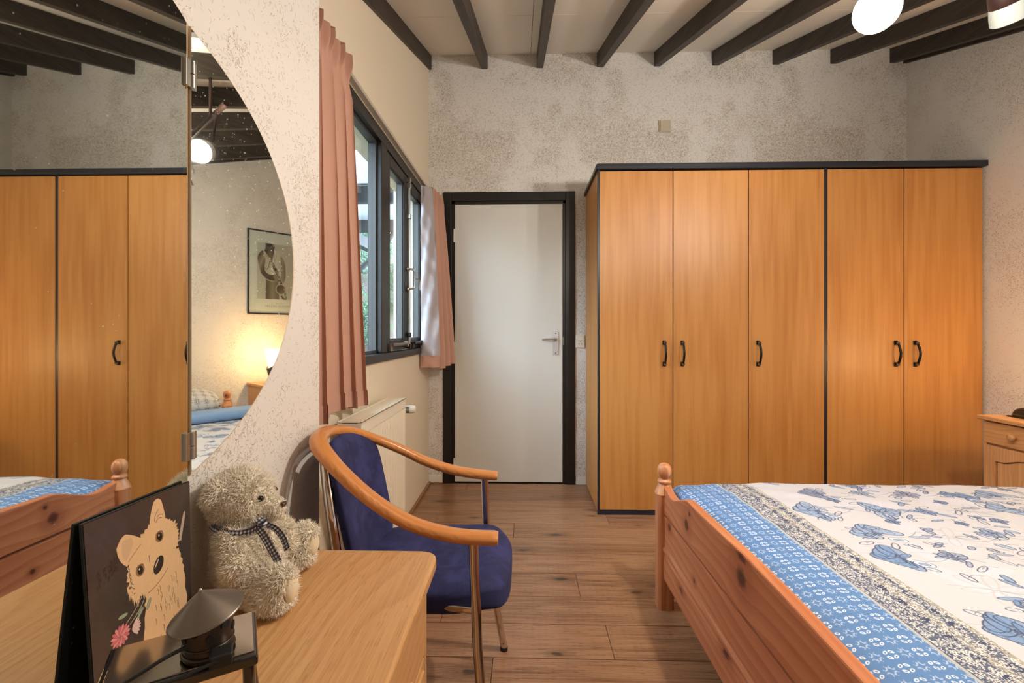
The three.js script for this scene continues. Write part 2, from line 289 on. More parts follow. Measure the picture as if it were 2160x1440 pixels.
// ---------------------------------------------------------------- window
{
  const w = sgroup('window_1', 'black framed window with one fixed and two opening panes');
  const XI = XL - 0.066, XO = XL + 0.006; // outer and inner face of the frame
  const fb = (n, d0, d1, y0, y1, x0 = XI, x1 = XO, p = w, m = M.winblack, b = 0.004) => mesh(n, bx(x0, x1, y0, y1, d0, d1, b), m, p);
  fb('frame_head', WD0, WD1, WY1 - 0.062, WY1); fb('frame_sill', WD0, WD1, WY0, WY0 + 0.04, XI - 0.05, XO + 0.014);
  fb('frame_jamb', WD0, WD0 + 0.06, WY0 + 0.04, WY1 - 0.062); fb('frame_jamb', WD1 - 0.06, WD1, WY0 + 0.04, WY1 - 0.062);
  fb('mullion', 2.325, 2.425, WY0 + 0.04, WY1 - 0.062);
  // fixed pane with bead
  const pane = (d0, d1, y0, y1, x, p) => mesh('pane', bx(x - 0.003, x + 0.003, y0, y1, d0, d1), M.glass, p);
  const bead = (d0, d1, y0, y1, x0, x1, t, p, m) => mesh('glazing_bead', join([bx(x0, x1, y0, y0 + t, d0, d1), bx(x0, x1, y1 - t, y1, d0, d1), bx(x0, x1, y0 + t, y1 - t, d0, d0 + t), bx(x0, x1, y0 + t, y1 - t, d1 - t, d1)]), m, p);
  bead(WD0 + 0.06, 2.325, WY0 + 0.04, WY1 - 0.062, XL - 0.055, XL - 0.02, 0.016, w, std({ color: 0x3c3d3e, roughness: 0.4 }));
  pane(WD0 + 0.062, 2.323, WY0 + 0.042, WY1 - 0.064, XL - 0.05, w);
  const sash = (d0, d1) => {
    const s = new THREE.Group(); s.name = 'sash'; w.add(s);
    const y0 = WY0 + 0.046, y1 = WY1 - 0.068, t = 0.058, x0 = XL - 0.05, x1 = XL + 0.002;
    mesh('stile', bx(x0, x1, y0, y1, d0, d0 + t, 0.004), M.winblack, s); mesh('stile', bx(x0, x1, y0, y1, d1 - t, d1, 0.004), M.winblack, s);
    mesh('rail', bx(x0, x1, y1 - t, y1, d0 + t, d1 - t, 0.004), M.winblack, s); mesh('rail', bx(x0, x1, y0, y0 + t, d0 + t, d1 - t, 0.004), M.winblack, s);
    bead(d0 + t, d1 - t, y0 + t, y1 - t, x0 + 0.01, x1 - 0.012, 0.008, s, std({ color: 0x4a4b4b, roughness: 0.4 }));
    pane(d0 + t, d1 - t, y0 + t, y1 - t, x0 + 0.02, s);
  };
  sash(2.429, 2.845); sash(2.855, 3.272);
  // espagnolette rod with handle and guides
  const xr = XL + 0.016, dr = 2.85;
  const rod = mesh('espagnolette_rod', cyl(0.006, 0.006, 1.03, 12).translate(xr, 1.58, -dr), M.steel, w);
  for (const y of [1.06, 1.13, 1.86, 2.05, 2.085]) mesh('rod_guide', bx(XL, xr + 0.01, y - 0.014, y + 0.014, dr - 0.012, dr + 0.012, 0.003), y > 1.5 ? M.steel : M.winblack, rod);
  mesh('handle', join([tube([V(XL + 0.004, 1.535, dr - 0.02), V(xr + 0.028, 1.53, dr - 0.015), V(xr + 0.034, 1.5, dr - 0.005), V(xr + 0.034, 1.45, dr), V(xr + 0.028, 1.42, dr), V(XL + 0.004, 1.412, dr - 0.01)], 0.006, 30, 10), new THREE.SphereGeometry(0.012, 12, 10).translate(XL + 0.008, 1.535, -(dr - 0.02)), new THREE.SphereGeometry(0.015, 12, 10).translate(XL + 0.008, 1.412, -(dr - 0.01))]), M.steel, w);
  mesh('turn_lever', tube([V(xr + 0.03, 1.475, dr), V(xr + 0.045, 1.475, dr + 0.035), V(xr + 0.05, 1.462, dr + 0.06), V(xr + 0.05, 1.41, dr + 0.065)], 0.005, 20, 8), M.steel, w);
  // friction stays on the bottom
  for (const [a, b] of [[2.46, 2.78], [2.95, 3.16]]) { mesh('window_stay', join([bx(XL, XL + 0.02, 1.045, 1.085, a - 0.02, a + 0.02, 0.003), cyl(0.009, 0.009, b - a, 12).rotateX(Math.PI / 2).translate(XL + 0.022, 1.078, -(a + b) / 2), bx(XL, XL + 0.03, 1.06, 1.092, b - 0.02, b + 0.015, 0.003)]), a < 2.6 ? M.gunmetal : M.winblack, w); }
}
{ // curtain track above the window
  const t = thing('curtain_rail', 'thin metal curtain track along the window head', 'curtain rail');
  mesh('track', bx(XL, XL + 0.03, 2.18, 2.196, DP + 0.02, 3.44, 0.002), std({ color: 0xc9bfae, roughness: 0.35, metalness: 0.3 }), t);
  for (const d of [1.5, 2.45, 3.3]) mesh('bracket', bx(XL, XL + 0.022, 2.196, 2.206, d - 0.01, d + 0.01), M.white, t);
}
// curtain sheet from plan curves: top(s), bottom(s) -> [x, d]; s 0..1
function sheet(plan, y0, y1, ns, nt, mat, tmW) {
  const pos = [], uv = [], idx = [], tm = mat.userData.tm || [1, 1];
  for (let j = 0; j <= nt; j++) for (let i = 0; i <= ns; i++) {
    const s = i / ns, t = j / nt, p = plan(s, t); pos.push(p[0], mix(y1, y0, t) + (p[2] || 0), -p[1]); uv.push(s * tmW / tm[0], mix(y1, y0, t) / tm[1]);
  }
  for (let j = 0; j < nt; j++) for (let i = 0; i < ns; i++) { const a = j * (ns + 1) + i, b = a + 1, c = a + ns + 1, e = c + 1; idx.push(a, c, b, b, c, e); }
  const g = new THREE.BufferGeometry(); g.setAttribute('position', new THREE.Float32BufferAttribute(pos, 3)); g.setAttribute('uv', new THREE.Float32BufferAttribute(uv, 2)); g.setIndex(idx); g.computeVertexNormals(); return g;
}
{
  const c = thing('curtain', 'long salmon curtain beside the mirror pier, near side of the window', 'curtain', null, 'salmon curtains at the window');
  const plan = (s, t) => {
    const head = 1 - sm(0.03, 0.1, t), pinch = Math.exp(-Math.pow((t - 0.085) / 0.03, 2));
    const dTop0 = 1.40, dTop1 = 1.735, dBot0 = 1.395, dBot1 = 1.92, fl = t;
    const ph = s * Math.PI * 2 * 4.0 + 2.2 + 0.5 * Math.sin(s * 7 + t * 1.2), amp = mix(0.016, 0.026, t) * (1 - 0.55 * pinch);
    const fan = head * 0.010 * Math.sin(s * Math.PI * 2 * 15);
    const d = mix(mix(dTop0, dTop1, s), mix(dBot0, dBot1, s), fl) + 0.014 * Math.sin(ph * 2 + 1) * t + 0.012 * Math.sin(ph + 1.2) * (1 - pinch);
    return [XL + 0.056 + amp * Math.sin(ph) + fan, d, -0.012 * t * Math.sin(s * 9) - 0.02 * head * (1 - sm(0, 0.03, t)) * Math.abs(Math.sin(s * 24))];
  };
  mesh('cloth', sheet(plan, 0.858, 2.2, 220, 90, M.curtain, 1.3), M.curtain, c);
  mesh('hem', sheet((s, t) => { const p = plan(s, 0.955 + 0.045 * t); return [p[0] + 0.0035, p[1], p[2]]; }, 0.857, 0.918, 220, 4, M.curtain, 1.3), M.curtain, c);
}
{
  const c = thing('curtain', 'salmon curtain with pale satin lining bunched in the corner beside the door', 'curtain', null, 'salmon curtains at the window');
  const fold = (s, t) => { // front folds
    const head = 1 - sm(0.06, 0.13, t), w = mix(0.065, 0.185, Math.pow(t, 0.75)), n = 3.5, k = s * n, z = Math.abs((k % 1) * 2 - 1), zz = z * z * (3 - 2 * z);
    return [mix(XL + 0.05, XL + 0.05, t) + w * (0.5 + 0.5 * s) * (0.5 + 0.5 * zz) + head * 0.008 * Math.sin(s * 60), mix(3.235, 3.205, t) + s * 0.225 + head * 0.006 * Math.sin(s * 40), -0.012 * Math.sin(s * 6) * t];
  };
  mesh('cloth', sheet((s, t) => fold(s, t), 0.905, 2.165, 120, 60, M.curtain, 0.9), M.curtain, c);
  const q = rng(4);
  const lin = (s, t) => { const e = fold(0, t), w = mix(0.035, 0.012, t), b = 0.004 * Math.sin(t * 31 + s * 4) * s + 0.005 * Math.sin(t * 17 + s * 9) + 0.003 * Math.sin(t * 53 - s * 7); return [mix(XL + 0.016, e[0], s) + 0.01 * Math.sin(s * 3.1) * 0, mix(3.17 - w * 0.3, e[1], s) + b - 0.018 * Math.sin(s * Math.PI), 0]; };
  mesh('lining', sheet(lin, 0.985, 2.15, 30, 110, M.lining, 0.15), M.lining, c);
  mesh('lining_hem', sheet((s, t) => lin(s, 0.94 + 0.06 * t), 0.905, 0.985, 30, 12, M.curtain, 0.15), M.curtain, c);
}
{ // radiator with ribbed front
  const r = thing('radiator', 'cream ribbed panel radiator under the window', 'radiator');
  const d0 = 1.706, d1 = 2.341, y0 = 0.215, y1 = 0.814, xf = -0.6, xb = -0.695;
  const pts = []; // front profile along d
  const n = 26, w = (d1 - d0 - 0.04) / n;
  pts.push([d0, 0]); for (let i = 0; i < n; i++) { const a = d0 + 0.02 + i * w; pts.push([a + w * 0.12, 0], [a + w * 0.3, -0.0045], [a + w * 0.62, -0.0045], [a + w * 0.8, 0]); } pts.push([d1, 0], [d1, -0.02], [d0, -0.02]);
  const sh = extrude(pts.map(p => [p[0], p[1]]), y1 - y0 - 0.075, 0); // shape (d, x) extruded along height
  const pos = sh.attributes.position; for (let i = 0; i < pos.count; i++) { const D = pos.getX(i), X = pos.getY(i), Y = pos.getZ(i); pos.setXYZ(i, xf + X, y0 + 0.025 + Y, -D); }
  const fg = sh.toNonIndexed ? sh : sh; fg.computeVertexNormals();
  mesh('front_panel', fg, std({ color: 0xeee4d0, roughness: 0.35, side: THREE.DoubleSide }), r);
  mesh('panel_edge', bx(xf - 0.02, xf, y1 - 0.05, y1 - 0.004, d0, d1, 0.004), M.radiator, r); mesh('panel_edge', bx(xf - 0.02, xf, y0, y0 + 0.025, d0, d1, 0.004), M.radiator, r);
  mesh('back_panel', bx(xb, xb + 0.02, y0, y1 - 0.004, d0, d1, 0.004), M.radiator, r);
  mesh('side_cover', bx(xb + 0.004, xf - 0.002, y0 + 0.02, y1 - 0.006, d0 - 0.003, d0, 0.001), M.radiator, r);
  mesh('side_cover', bx(xb + 0.004, xf - 0.002, y0 + 0.02, y1 - 0.006, d1, d1 + 0.003, 0.001), M.radiator, r);
  mesh('top_grille', join([bx(xb, xf, y1 - 0.003, y1, d0, d1), bx(xb, xb + 0.006, y1 - 0.01, y1 + 0.002, d0, d1, 0.001), bx(xf - 0.006, xf, y1 - 0.01, y1 + 0.002, d0, d1, 0.001)]), M.radiator, r);
  mesh('vent_plug', join([new THREE.TorusGeometry(0.012, 0.003, 8, 20).translate(-0.64, y1 - 0.03, -(d0 - 0.004)), cyl(0.008, 0.008, 0.006, 14).rotateX(Math.PI / 2).translate(-0.64, y1 - 0.03, -(d0 - 0.005))]), M.rubber, r);
  for (const y of [0.3, 0.7]) for (const d of [1.85, 2.17]) mesh('bracket', bx(XL, xb, y, y + 0.04, d, d + 0.03), M.radiator, r);
  const v = mesh('valve_body', join([cyl(0.011, 0.011, 0.03, 14).rotateX(Math.PI / 2).translate(-0.635, 0.752, -(d1 + 0.015)), tube([V(-0.635, 0.752, d1 + 0.03), V(-0.66, 0.73, d1 + 0.032), V(-0.685, 0.68, d1 + 0.032), V(-0.69, 0.3, d1 + 0.032), V(-0.69, 0.002, d1 + 0.032)], 0.0075, 30, 10)]), M.steel, r);
  const head = mesh('thermostat_head', lathe([[0, 0], [0.019, 0], [0.021, 0.008], [0.0215, 0.06], [0.019, 0.076], [0.012, 0.081], [0, 0.082]], 28).rotateZ(-Math.PI / 2).translate(-0.638, 0.752, -(d1 + 0.03)), M.white, r);
  for (let i = 0; i < 5; i++) mesh('vent_slot', bx(-0.62, -0.585, 0.738 + i * 0.006, 0.7405 + i * 0.006, d1 + 0.008, d1 + 0.0098 + 0.001), M.darkHole, head);
  v.name = 'valve_pipe';
}
// ---------------------------------------------------------------- wardrobe
{
  const w = thing('wardrobe', 'large five-door beech wardrobe with black bow handles and dark cap', 'wardrobe');
  const F = 2.935, B = 3.505, x0 = 0.466, x1 = 2.823;
  mesh('side_panel', uvm(bx(x0 - 0.002, x0 + 0.018, 0.012, 2.17, F + 0.02, B, 0.001), M.beech, 'y', 0.5, 0.3), M.beech, w);
  mesh('side_panel', uvm(bx(x1 - 0.018, x1, 0.012, 2.17, F + 0.02, B, 0.001), M.beech, 'y', 1), M.beech, w);
  mesh('edge_band', bx(x0 - 0.003, x0 + 0.0085, 0, 2.175, F - 0.001, F + 0.02, 0.001), M.navy, w);
  mesh('back_panel', bx(x0 + 0.018, x1 - 0.018, 0.02, 2.17, B - 0.01, B), M.beech, w);
  mesh('bottom', bx(x0 + 0.018, x1 - 0.018, 0.012, 0.045, F + 0.022, B - 0.01), M.beech, w);
  mesh('plinth', bx(x0 - 0.002, x1, 0, 0.03, F + 0.001, F + 0.03, 0.001), M.navy, w);
  mesh('divider', bx(1.8635, 1.8815, 0.03, 2.17, F + 0.004, B - 0.01, 0.001), M.navy, w);
  const cap = new THREE.Shape(); { const r = 0.016, h = 0.035, a = x0 - 0.018, b = x1 + 0.013; cap.moveTo(a, 2.165); cap.lineTo(b, 2.165); cap.lineTo(b, 2.165 + h - 0.004); cap.quadraticCurveTo(b, 2.165 + h, b - 0.004, 2.165 + h); cap.lineTo(a + r, 2.165 + h); cap.quadraticCurveTo(a, 2.165 + h, a, 2.165 + h - r); }
  mesh('cornice', new THREE.ExtrudeGeometry(cap, { depth: B - F + 0.012, bevelEnabled: true, bevelThickness: 0.006, bevelSize: 0.004, bevelOffset: -0.004, bevelSegments: 3 }).translate(0, 0, -B + 0.006), M.navy, w);
  const doors = [[0.476, 0.9295, 0.877], [0.9345, 1.396, 0.989], [1.4015, 1.862, 1.457], [1.883, 2.345, 2.297], [2.351, 2.822, 2.414]];
  for (const [i, [a, b, hx]] of doors.entries()) {
    const dr = mesh('door', uvm(bx(a, b, 0.032, 2.158, F, F + 0.018, 0.0015), M.beech, 'y', i * 0.83, i * 0.197), M.beech, w);
    const y = 1.015, h = 0.066;
    const hd = mesh('handle', tube([V(hx, y + h, F - 0.002), V(hx, y + h, F - 0.016), V(hx, y + h * 0.62, F - 0.031), V(hx, y, F - 0.041), V(hx, y - h * 0.62, F - 0.031), V(hx, y - h, F - 0.016), V(hx, y - h, F - 0.002)], 0.0068, 40, 10), M.iron, dr);
    hd.geometry = join([hd.geometry, bx(hx - 0.011, hx + 0.011, y + h - 0.013, y + h + 0.015, F - 0.007, F, 0.003), bx(hx - 0.011, hx + 0.011, y - h - 0.015, y - h + 0.013, F - 0.007, F, 0.003)]);
    for (const k of [-1, 1]) mesh('rosette', cyl(0.0092, 0.0105, 0.008, 18).rotateX(Math.PI / 2).translate(hx, y + k * h, -(F - 0.021)), M.rosette, dr);
  }
}

// ---------------------------------------------------------------- dresser with folding mirror
const DT = 0.658;
{
  const dr = thing('dresser', 'light oak dresser with rounded top and drawers under the mirror', 'dresser');
  const xb = -0.602, xf = -0.215, d0 = 0.05, d1 = 1.02;
  const s = new THREE.Shape(), xe = -0.19, de = 1.038, r = 0.045; // plan (x, d)
  s.moveTo(xb, 0.035); s.lineTo(xe - r, 0.035); s.quadraticCurveTo(xe, 0.035, xe, 0.035 + r); s.lineTo(xe, de - r); s.quadraticCurveTo(xe, de, xe - r, de); s.lineTo(xb, de);
  const tg = new THREE.ExtrudeGeometry(s, { depth: 0.014, bevelEnabled: true, bevelThickness: 0.006, bevelSize: 0.006, bevelOffset: -0.006, bevelSegments: 3, curveSegments: 10 });
  tg.rotateX(-Math.PI / 2).translate(0, DT - 0.02, 0);
  mesh('top', uvm(tg, M.oak, 'z', 0.1, 0.02), M.oak, dr);
  mesh('side_panel', uvm(bx(xb, xf, 0.0, DT - 0.026, d1 - 0.02, d1, 0.002), M.oak, 'y', 0.3), M.oak, dr);
  mesh('side_panel', uvm(bx(xb, xf, 0.0, DT - 0.026, d0, d0 + 0.02, 0.002), M.oak, 'y', 0.6), M.oak, dr);
  mesh('back_panel', bx(xb, xb + 0.006, 0.05, DT - 0.026, d0 + 0.02, d1 - 0.02), M.oak, dr);
  mesh('plinth', uvm(bx(xf - 0.03, xf - 0.012, 0, 0.08, d0 + 0.02, d1 - 0.02), M.oak, 'z'), M.oak, dr);
  mesh('carcass', uvm(join([bx(xb + 0.01, xf - 0.02, 0.08, 0.1, d0 + 0.02, d1 - 0.02), bx(xb + 0.01, xf - 0.02, DT - 0.05, DT - 0.026, d0 + 0.02, d1 - 0.02), bx(xf - 0.05, xf - 0.014, 0.1, DT - 0.05, d0 + 0.02, d0 + 0.03), bx(xf - 0.05, xf - 0.014, 0.1, DT - 0.05, d1 - 0.035, d1 - 0.02)]), M.oak, 'z'), M.oak, dr);
  for (const [i, y1] of [0.624, 0.45, 0.276].entries()) {
    const y0 = y1 - 0.166, f = mesh('drawer', uvm(join([bx(xf - 0.022, xf, y0, y1, d0 + 0.024, d1 - 0.024, 0.004), bx(xb + 0.03, xf - 0.02, y0 + 0.02, y1 - 0.03, d0 + 0.05, d1 - 0.05)]), M.oak, 'z', i * 0.4, i * 0.2), M.oak, dr);
    mesh('drawer_lip', uvm(bx(xf - 0.004, xf + 0.006, y0 + 0.012, y1 - 0.012, d0 + 0.05, d1 - 0.045, 0.005, 2), M.oak, 'z', i * 0.3, 0.1), M.oak, f);
    for (const d of [0.28, 0.78]) mesh('knob', lathe([[0, 0.024], [0.012, 0.022], [0.014, 0.016], [0.007, 0.008], [0.008, 0]], 18).rotateZ(-Math.PI / 2).translate(xf + 0.005, (y0 + y1) / 2, -d), M.oak, f);
  }
}
{
  // dust on the glass: light specks that do not mirror
  const q = rng(12), sp = []; for (let i = 0; i < 900; i++) sp.push([q(), q(), 0.4 + q() * 1.2, q()]);
  const wing = []; for (let i = 0; i < 9000; i++) { const x = q(), y = q(); if (q() < sm(0.95, 0.3, Math.abs(y - 0.26) * 2.6) * (0.35 + 0.65 * vn(x * 6, y * 6, 6, 6))) wing.push([x, y, 0.35 + q() * 1.0, q()]); }
  const mk = (list, base, dot) => canvasTex(1024, 1024, g => { g.fillStyle = base; g.fillRect(0, 0, 1024, 1024); for (const [x, y, r, k] of list) { g.fillStyle = dot(k); g.beginPath(); g.ellipse(x * 1024, y * 1024, r * 1.5, r * 0.8, -0.4, 0, 6.3); g.fill(); } }, base[0] === '#' && base !== '#fffffe');
  const mat = list => std({ color: 0xffffff, map: mk(list, '#dfe3dd', k => `rgba(240,236,225,${0.2 + k * 0.4})`), metalness: 1, metalnessMap: mk(list, '#fffffe', k => `rgba(0,0,0,${0.15 + k * 0.45})`), roughness: 0.015, tm: [1, 1] });
  const glassC = mat(sp.slice(0, 420).map(a => [a[0], a[1], a[2] * 0.8, a[3] * 0.5])), glassW = mat(wing.concat(sp.slice(0, 120)));
  M.mirrorEdge = std({ color: 0xd8c3a4, roughness: 0.45 }); M.mirrorBack = std({ color: 0xb08a5a, roughness: 0.6 });
  const m = thing('dressing_mirror', 'tall dressing mirror with hinged semicircular side wings on the dresser', 'mirror');
  const hx = -0.58, hd = 0.79, R = 0.449, cs = 0.221, cy = 1.289, hw = 2 * cs; // hinge, circle
  const panelFrom = (pts, name, mat) => { // pts in (s along depth, y), panel faces +x at x = 0
    const s = new THREE.Shape(pts.map(p => new THREE.Vector2(p[0], p[1])));
    const rim = new THREE.ExtrudeGeometry(s, { depth: 0.012, bevelEnabled: true, bevelThickness: 0.0015, bevelSize: 0.0015, bevelOffset: -0.0015, bevelSegments: 1 }).rotateY(Math.PI / 2).translate(-0.0138, 0, 0);
    const c = pts.reduce((a, p) => [a[0] + p[0] / pts.length, a[1] + p[1] / pts.length], [0, 0]);
    const inner = pts.map(p => { const v = [p[0] - c[0], p[1] - c[1]], l = Math.hypot(...v); return [c[0] + v[0] * (1 - 0.005 / l), c[1] + v[1] * (1 - 0.005 / l)]; });
    const g = new THREE.ShapeGeometry(new THREE.Shape(inner.map(p => new THREE.Vector2(p[0], p[1])))).rotateY(Math.PI / 2).translate(0.0002, 0, 0);
    const uv = g.attributes.uv; for (let i = 0; i < uv.count; i++) uv.setXY(i, uv.getX(i) / 0.8, uv.getY(i) / 1.05 - 0.62);
    const p = mesh(name, rim, M.mirrorEdge, m); mesh('glass', g, mat, p); return p;
  };
  const arc = (a0, a1, n, c) => Array.from({ length: n + 1 }, (_, i) => { const a = mix(a0, a1, i / n); return [c + R * Math.cos(a), cy + R * Math.sin(a)]; });
  const al = Math.acos(cs / R); // angle of the chord
  const pc = panelFrom([[-hw + 0.002, DT + 0.001], [-0.002, DT + 0.001], ...arc(al, Math.PI - al, 30, -cs).map(p => [Math.min(-0.002, Math.max(-hw + 0.002, p[0])), p[1]])], 'centre_panel', glassC);
  pc.position.set(hx, 0, -hd);
  const pw = panelFrom([[0.002, cy - R * Math.sin(al) ], ...arc(-al, al, 40, -cs).map(p => [Math.max(0.002, p[0]), p[1]])].slice(1), 'wing', glassW);
  pw.position.set(hx, 0, -hd); pw.rotation.y = -THREE.MathUtils.degToRad(20);
  const pl = panelFrom(arc(Math.PI - al, Math.PI + al, 40, cs).map(p => [Math.min(-0.002, p[0]), p[1]]), 'wing', glassW);
  pl.position.set(hx, 0, -(hd - hw)); pl.rotation.y = THREE.MathUtils.degToRad(20);
  for (const d of [hd, hd - hw]) for (const y of [1.594, 0.951]) {
    const h = mesh('hinge', join([bx(hx - 0.002, hx + 0.005, y - 0.024, y + 0.024, d - 0.014, d - 0.003, 0.0012), bx(hx - 0.002, hx + 0.005, y - 0.024, y + 0.024, d + 0.003, d + 0.012, 0.0012)]), M.steel, m);
    for (const k of [0, 1]) mesh('hinge_knuckle', cyl(0.0042, 0.0042, 0.0225, 14).translate(hx + 0.005, y - 0.012 + k * 0.024, -(d + 0.001)), M.steel, h);
  }
  mesh('wall_batten', bx(XP, hx - 0.0165, DT + 0.1, 1.6, hd - 0.4, hd - 0.05), M.mirrorBack, m);
}
// ---------------------------------------------------------------- armchair
{
  const c = thing('armchair', 'blue velvet armchair with bentwood rail arms and chrome legs', 'chair');
  const P = [[-0.064, .645, 1.133], [-0.115, .646, 1.133], [-0.18, .653, 1.131], [-0.272, .678, 1.13], [-0.352, .721, 1.132], [-0.42, .771, 1.137], [-0.487, .825, 1.155], [-0.535, .856, 1.197], [-0.56, .866, 1.285], [-0.548, .843, 1.42], [-0.497, .794, 1.53], [-0.414, .745, 1.575], [-0.335, .703, 1.59], [-0.238, .671, 1.598], [-0.14, .656, 1.6], [-0.092, .653, 1.6]].map(p => V(...p));
  const curve = new THREE.CatmullRomCurve3(P, false, 'centripetal'), N = 130, K = 14, pos = [], uv = [], idx = [], up = new THREE.Vector3(0, 1, 0);
  for (let i = 0; i <= N; i++) {
    const t = i / N, p = curve.getPointAt(t), tg = curve.getTangentAt(t), side = new THREE.Vector3().crossVectors(tg, up).normalize(), nn = new THREE.Vector3().crossVectors(side, tg).normalize();
    const e = Math.min(1, Math.min(t, 1 - t) * 130 / 1.0), sc = 0.86 + 0.14 * e;
    for (let k = 0; k <= K; k++) {
      const a = k / K * Math.PI * 2, cx = Math.sign(Math.cos(a)) * Math.pow(Math.abs(Math.cos(a)), 0.8), sx = Math.sign(Math.sin(a)) * Math.pow(Math.abs(Math.sin(a)), 0.8);
      const q = p.clone().addScaledVector(side, cx * 0.0235 * sc).addScaledVector(nn, sx * 0.0152 * sc); pos.push(...q.toArray()); uv.push(t * 1.7 / 0.6, a * 0.02 / 0.3);
    }
  }
  for (let i = 0; i < N; i++) for (let k = 0; k < K; k++) { const a = i * (K + 1) + k, b = a + 1, d = a + K + 1, e = d + 1; idx.push(a, b, d, b, e, d); }
  for (const [r, f] of [[0, 0], [N, 1]]) for (let k = 1; k < K - 1; k++) { const o = r * (K + 1); f ? idx.push(o, o + k, o + k + 1) : idx.push(o, o + k + 1, o + k); }
  const g = new THREE.BufferGeometry(); g.setAttribute('position', new THREE.Float32BufferAttribute(pos, 3)); g.setAttribute('uv', new THREE.Float32BufferAttribute(uv, 2)); g.setIndex(idx); g.computeVertexNormals();
  mesh('arm_rail', toCreasedNormals(g, 0.9), M.bent, c);
  // seat cushion: rounded slab, crowned, front rolled
  const shell = (nu, nv, fn) => { const p = [], w = [], id = []; for (let j = 0; j <= nv; j++) for (let i = 0; i <= nu; i++) { const q = fn(i / nu, j / nv); p.push(q[0], q[1], -q[2]); w.push(q[3], q[4]); } for (let j = 0; j < nv; j++) for (let i = 0; i < nu; i++) { const a = j * (nu + 1) + i, b = a + 1, d = a + nu + 1, e = d + 1; id.push(a, b, d, b, e, d); } const gg = new THREE.BufferGeometry(); gg.setAttribute('position', new THREE.Float32BufferAttribute(p, 3)); gg.setAttribute('uv', new THREE.Float32BufferAttribute(w, 2)); gg.setIndex(id); gg.computeVertexNormals(); return gg; };
  const spw = (a, e) => Math.sign(a) * Math.pow(Math.abs(a), e);
  const seat = shell(72, 28, (u, v) => {
    const a = u * Math.PI * 2, b = (v - 0.5) * Math.PI, cx = spw(Math.cos(a), 0.5), cz = spw(Math.sin(a), 0.5), cb = spw(Math.cos(b), 0.42), sb = spw(Math.sin(b), 0.7);
    const x = -0.268 + 0.232 * cx * cb, w = 0.218 - 0.018 * (x < -0.268 ? (-0.268 - x) / 0.232 : 0), d = 1.365 + w * cz * cb * (1 - 0.06 * Math.max(0, cx) ** 3);
    let y = 0.466 + 0.036 * sb; if (sb > 0) y += 0.014 * cb * (1 - Math.abs(cz) ** 3 * 0.6) + 0.012 * sm(-0.25, -0.05, x); y -= 0.022 * sm(-0.11, -0.03, x) * 1.2;
    if (sb < 0) y -= 0.004 * sm(0.0, 0.7, -sb);
    return [x, y, d, x / 0.4 + v * 0.03, d / 0.4 + v * 0.1];
  });
  mesh('seat', seat, M.velvet, c);
  const back = shell(56, 24, (u, v) => { // pad standing behind the seat: height by cos, width by sin
    const a = u * Math.PI * 2, b = (v - 0.5) * Math.PI, ch = spw(Math.cos(a), 0.38), cw = spw(Math.sin(a), 0.45), cb = spw(Math.cos(b), 0.35), sb = spw(Math.sin(b), 0.8);
    const y = 0.655 + 0.192 * ch * cb, wk = cw * cb, d = 1.363 + (0.168 + 0.008 * sm(0.5, 0.85, y)) * wk;
    const lean = -0.455 - 0.085 * (y - 0.46) / 0.39, x = lean + 0.022 * sb + 0.05 * wk * wk * 0.6;
    return [x, y - 0.02 * Math.max(0, wk) * sm(0.7, 0.85, y), d, y / 0.4, d / 0.4];
  });
  mesh('backrest', back, M.velvet, c);
  const leg = pts => tube(pts.map(p => V(...p)), 0.0125, 40, 12);
  const foot = (x, d, p) => mesh('foot_cap', cyl(0.014, 0.014, 0.012, 14).translate(x, 0.006, -d), M.rubber, p);
  let l;
  l = mesh('leg', leg([[-0.125, .64, 1.136], [-0.122, .55, 1.137], [-0.117, .46, 1.135], [-0.112, .36, 1.13], [-0.094, .2, 1.115], [-0.06, .012, 1.09]]), M.chrome, c); foot(-0.06, 1.09, l);
  l = mesh('leg', leg([[-0.137, .648, 1.6], [-0.134, .55, 1.603], [-0.13, .45, 1.608], [-0.12, .34, 1.62], [-0.1, .18, 1.648], [-0.073, .012, 1.678]]), M.chrome, c); foot(-0.073, 1.678, l);
  l = mesh('leg', leg([[-0.53, .83, 1.215], [-0.505, .72, 1.186], [-0.48, .58, 1.178], [-0.468, .46, 1.178], [-0.49, .28, 1.165], [-0.555, .012, 1.14]]), M.chrome, c); foot(-0.555, 1.14, l);
  l = mesh('leg', leg([[-0.515, .80, 1.5], [-0.498, .72, 1.535], [-0.476, .58, 1.545], [-0.466, .46, 1.55], [-0.49, .28, 1.57], [-0.555, .012, 1.6]]), M.chrome, c); foot(-0.555, 1.6, l);
  mesh('seat_frame', join([tube([V(-0.117, .462, 1.14), V(-0.14, .462, 1.37), V(-0.13, .462, 1.605)], 0.009, 12, 8), tube([V(-0.468, .432, 1.18), V(-0.466, .43, 1.37), V(-0.466, .432, 1.55)], 0.009, 12, 8), tube([V(-0.117, .462, 1.14), V(-0.3, .462, 1.175), V(-0.468, .462, 1.178)], 0.009, 12, 8), tube([V(-0.13, .462, 1.605), V(-0.3, .462, 1.565), V(-0.466, .462, 1.55)], 0.009, 12, 8)]), M.chrome, c);
}
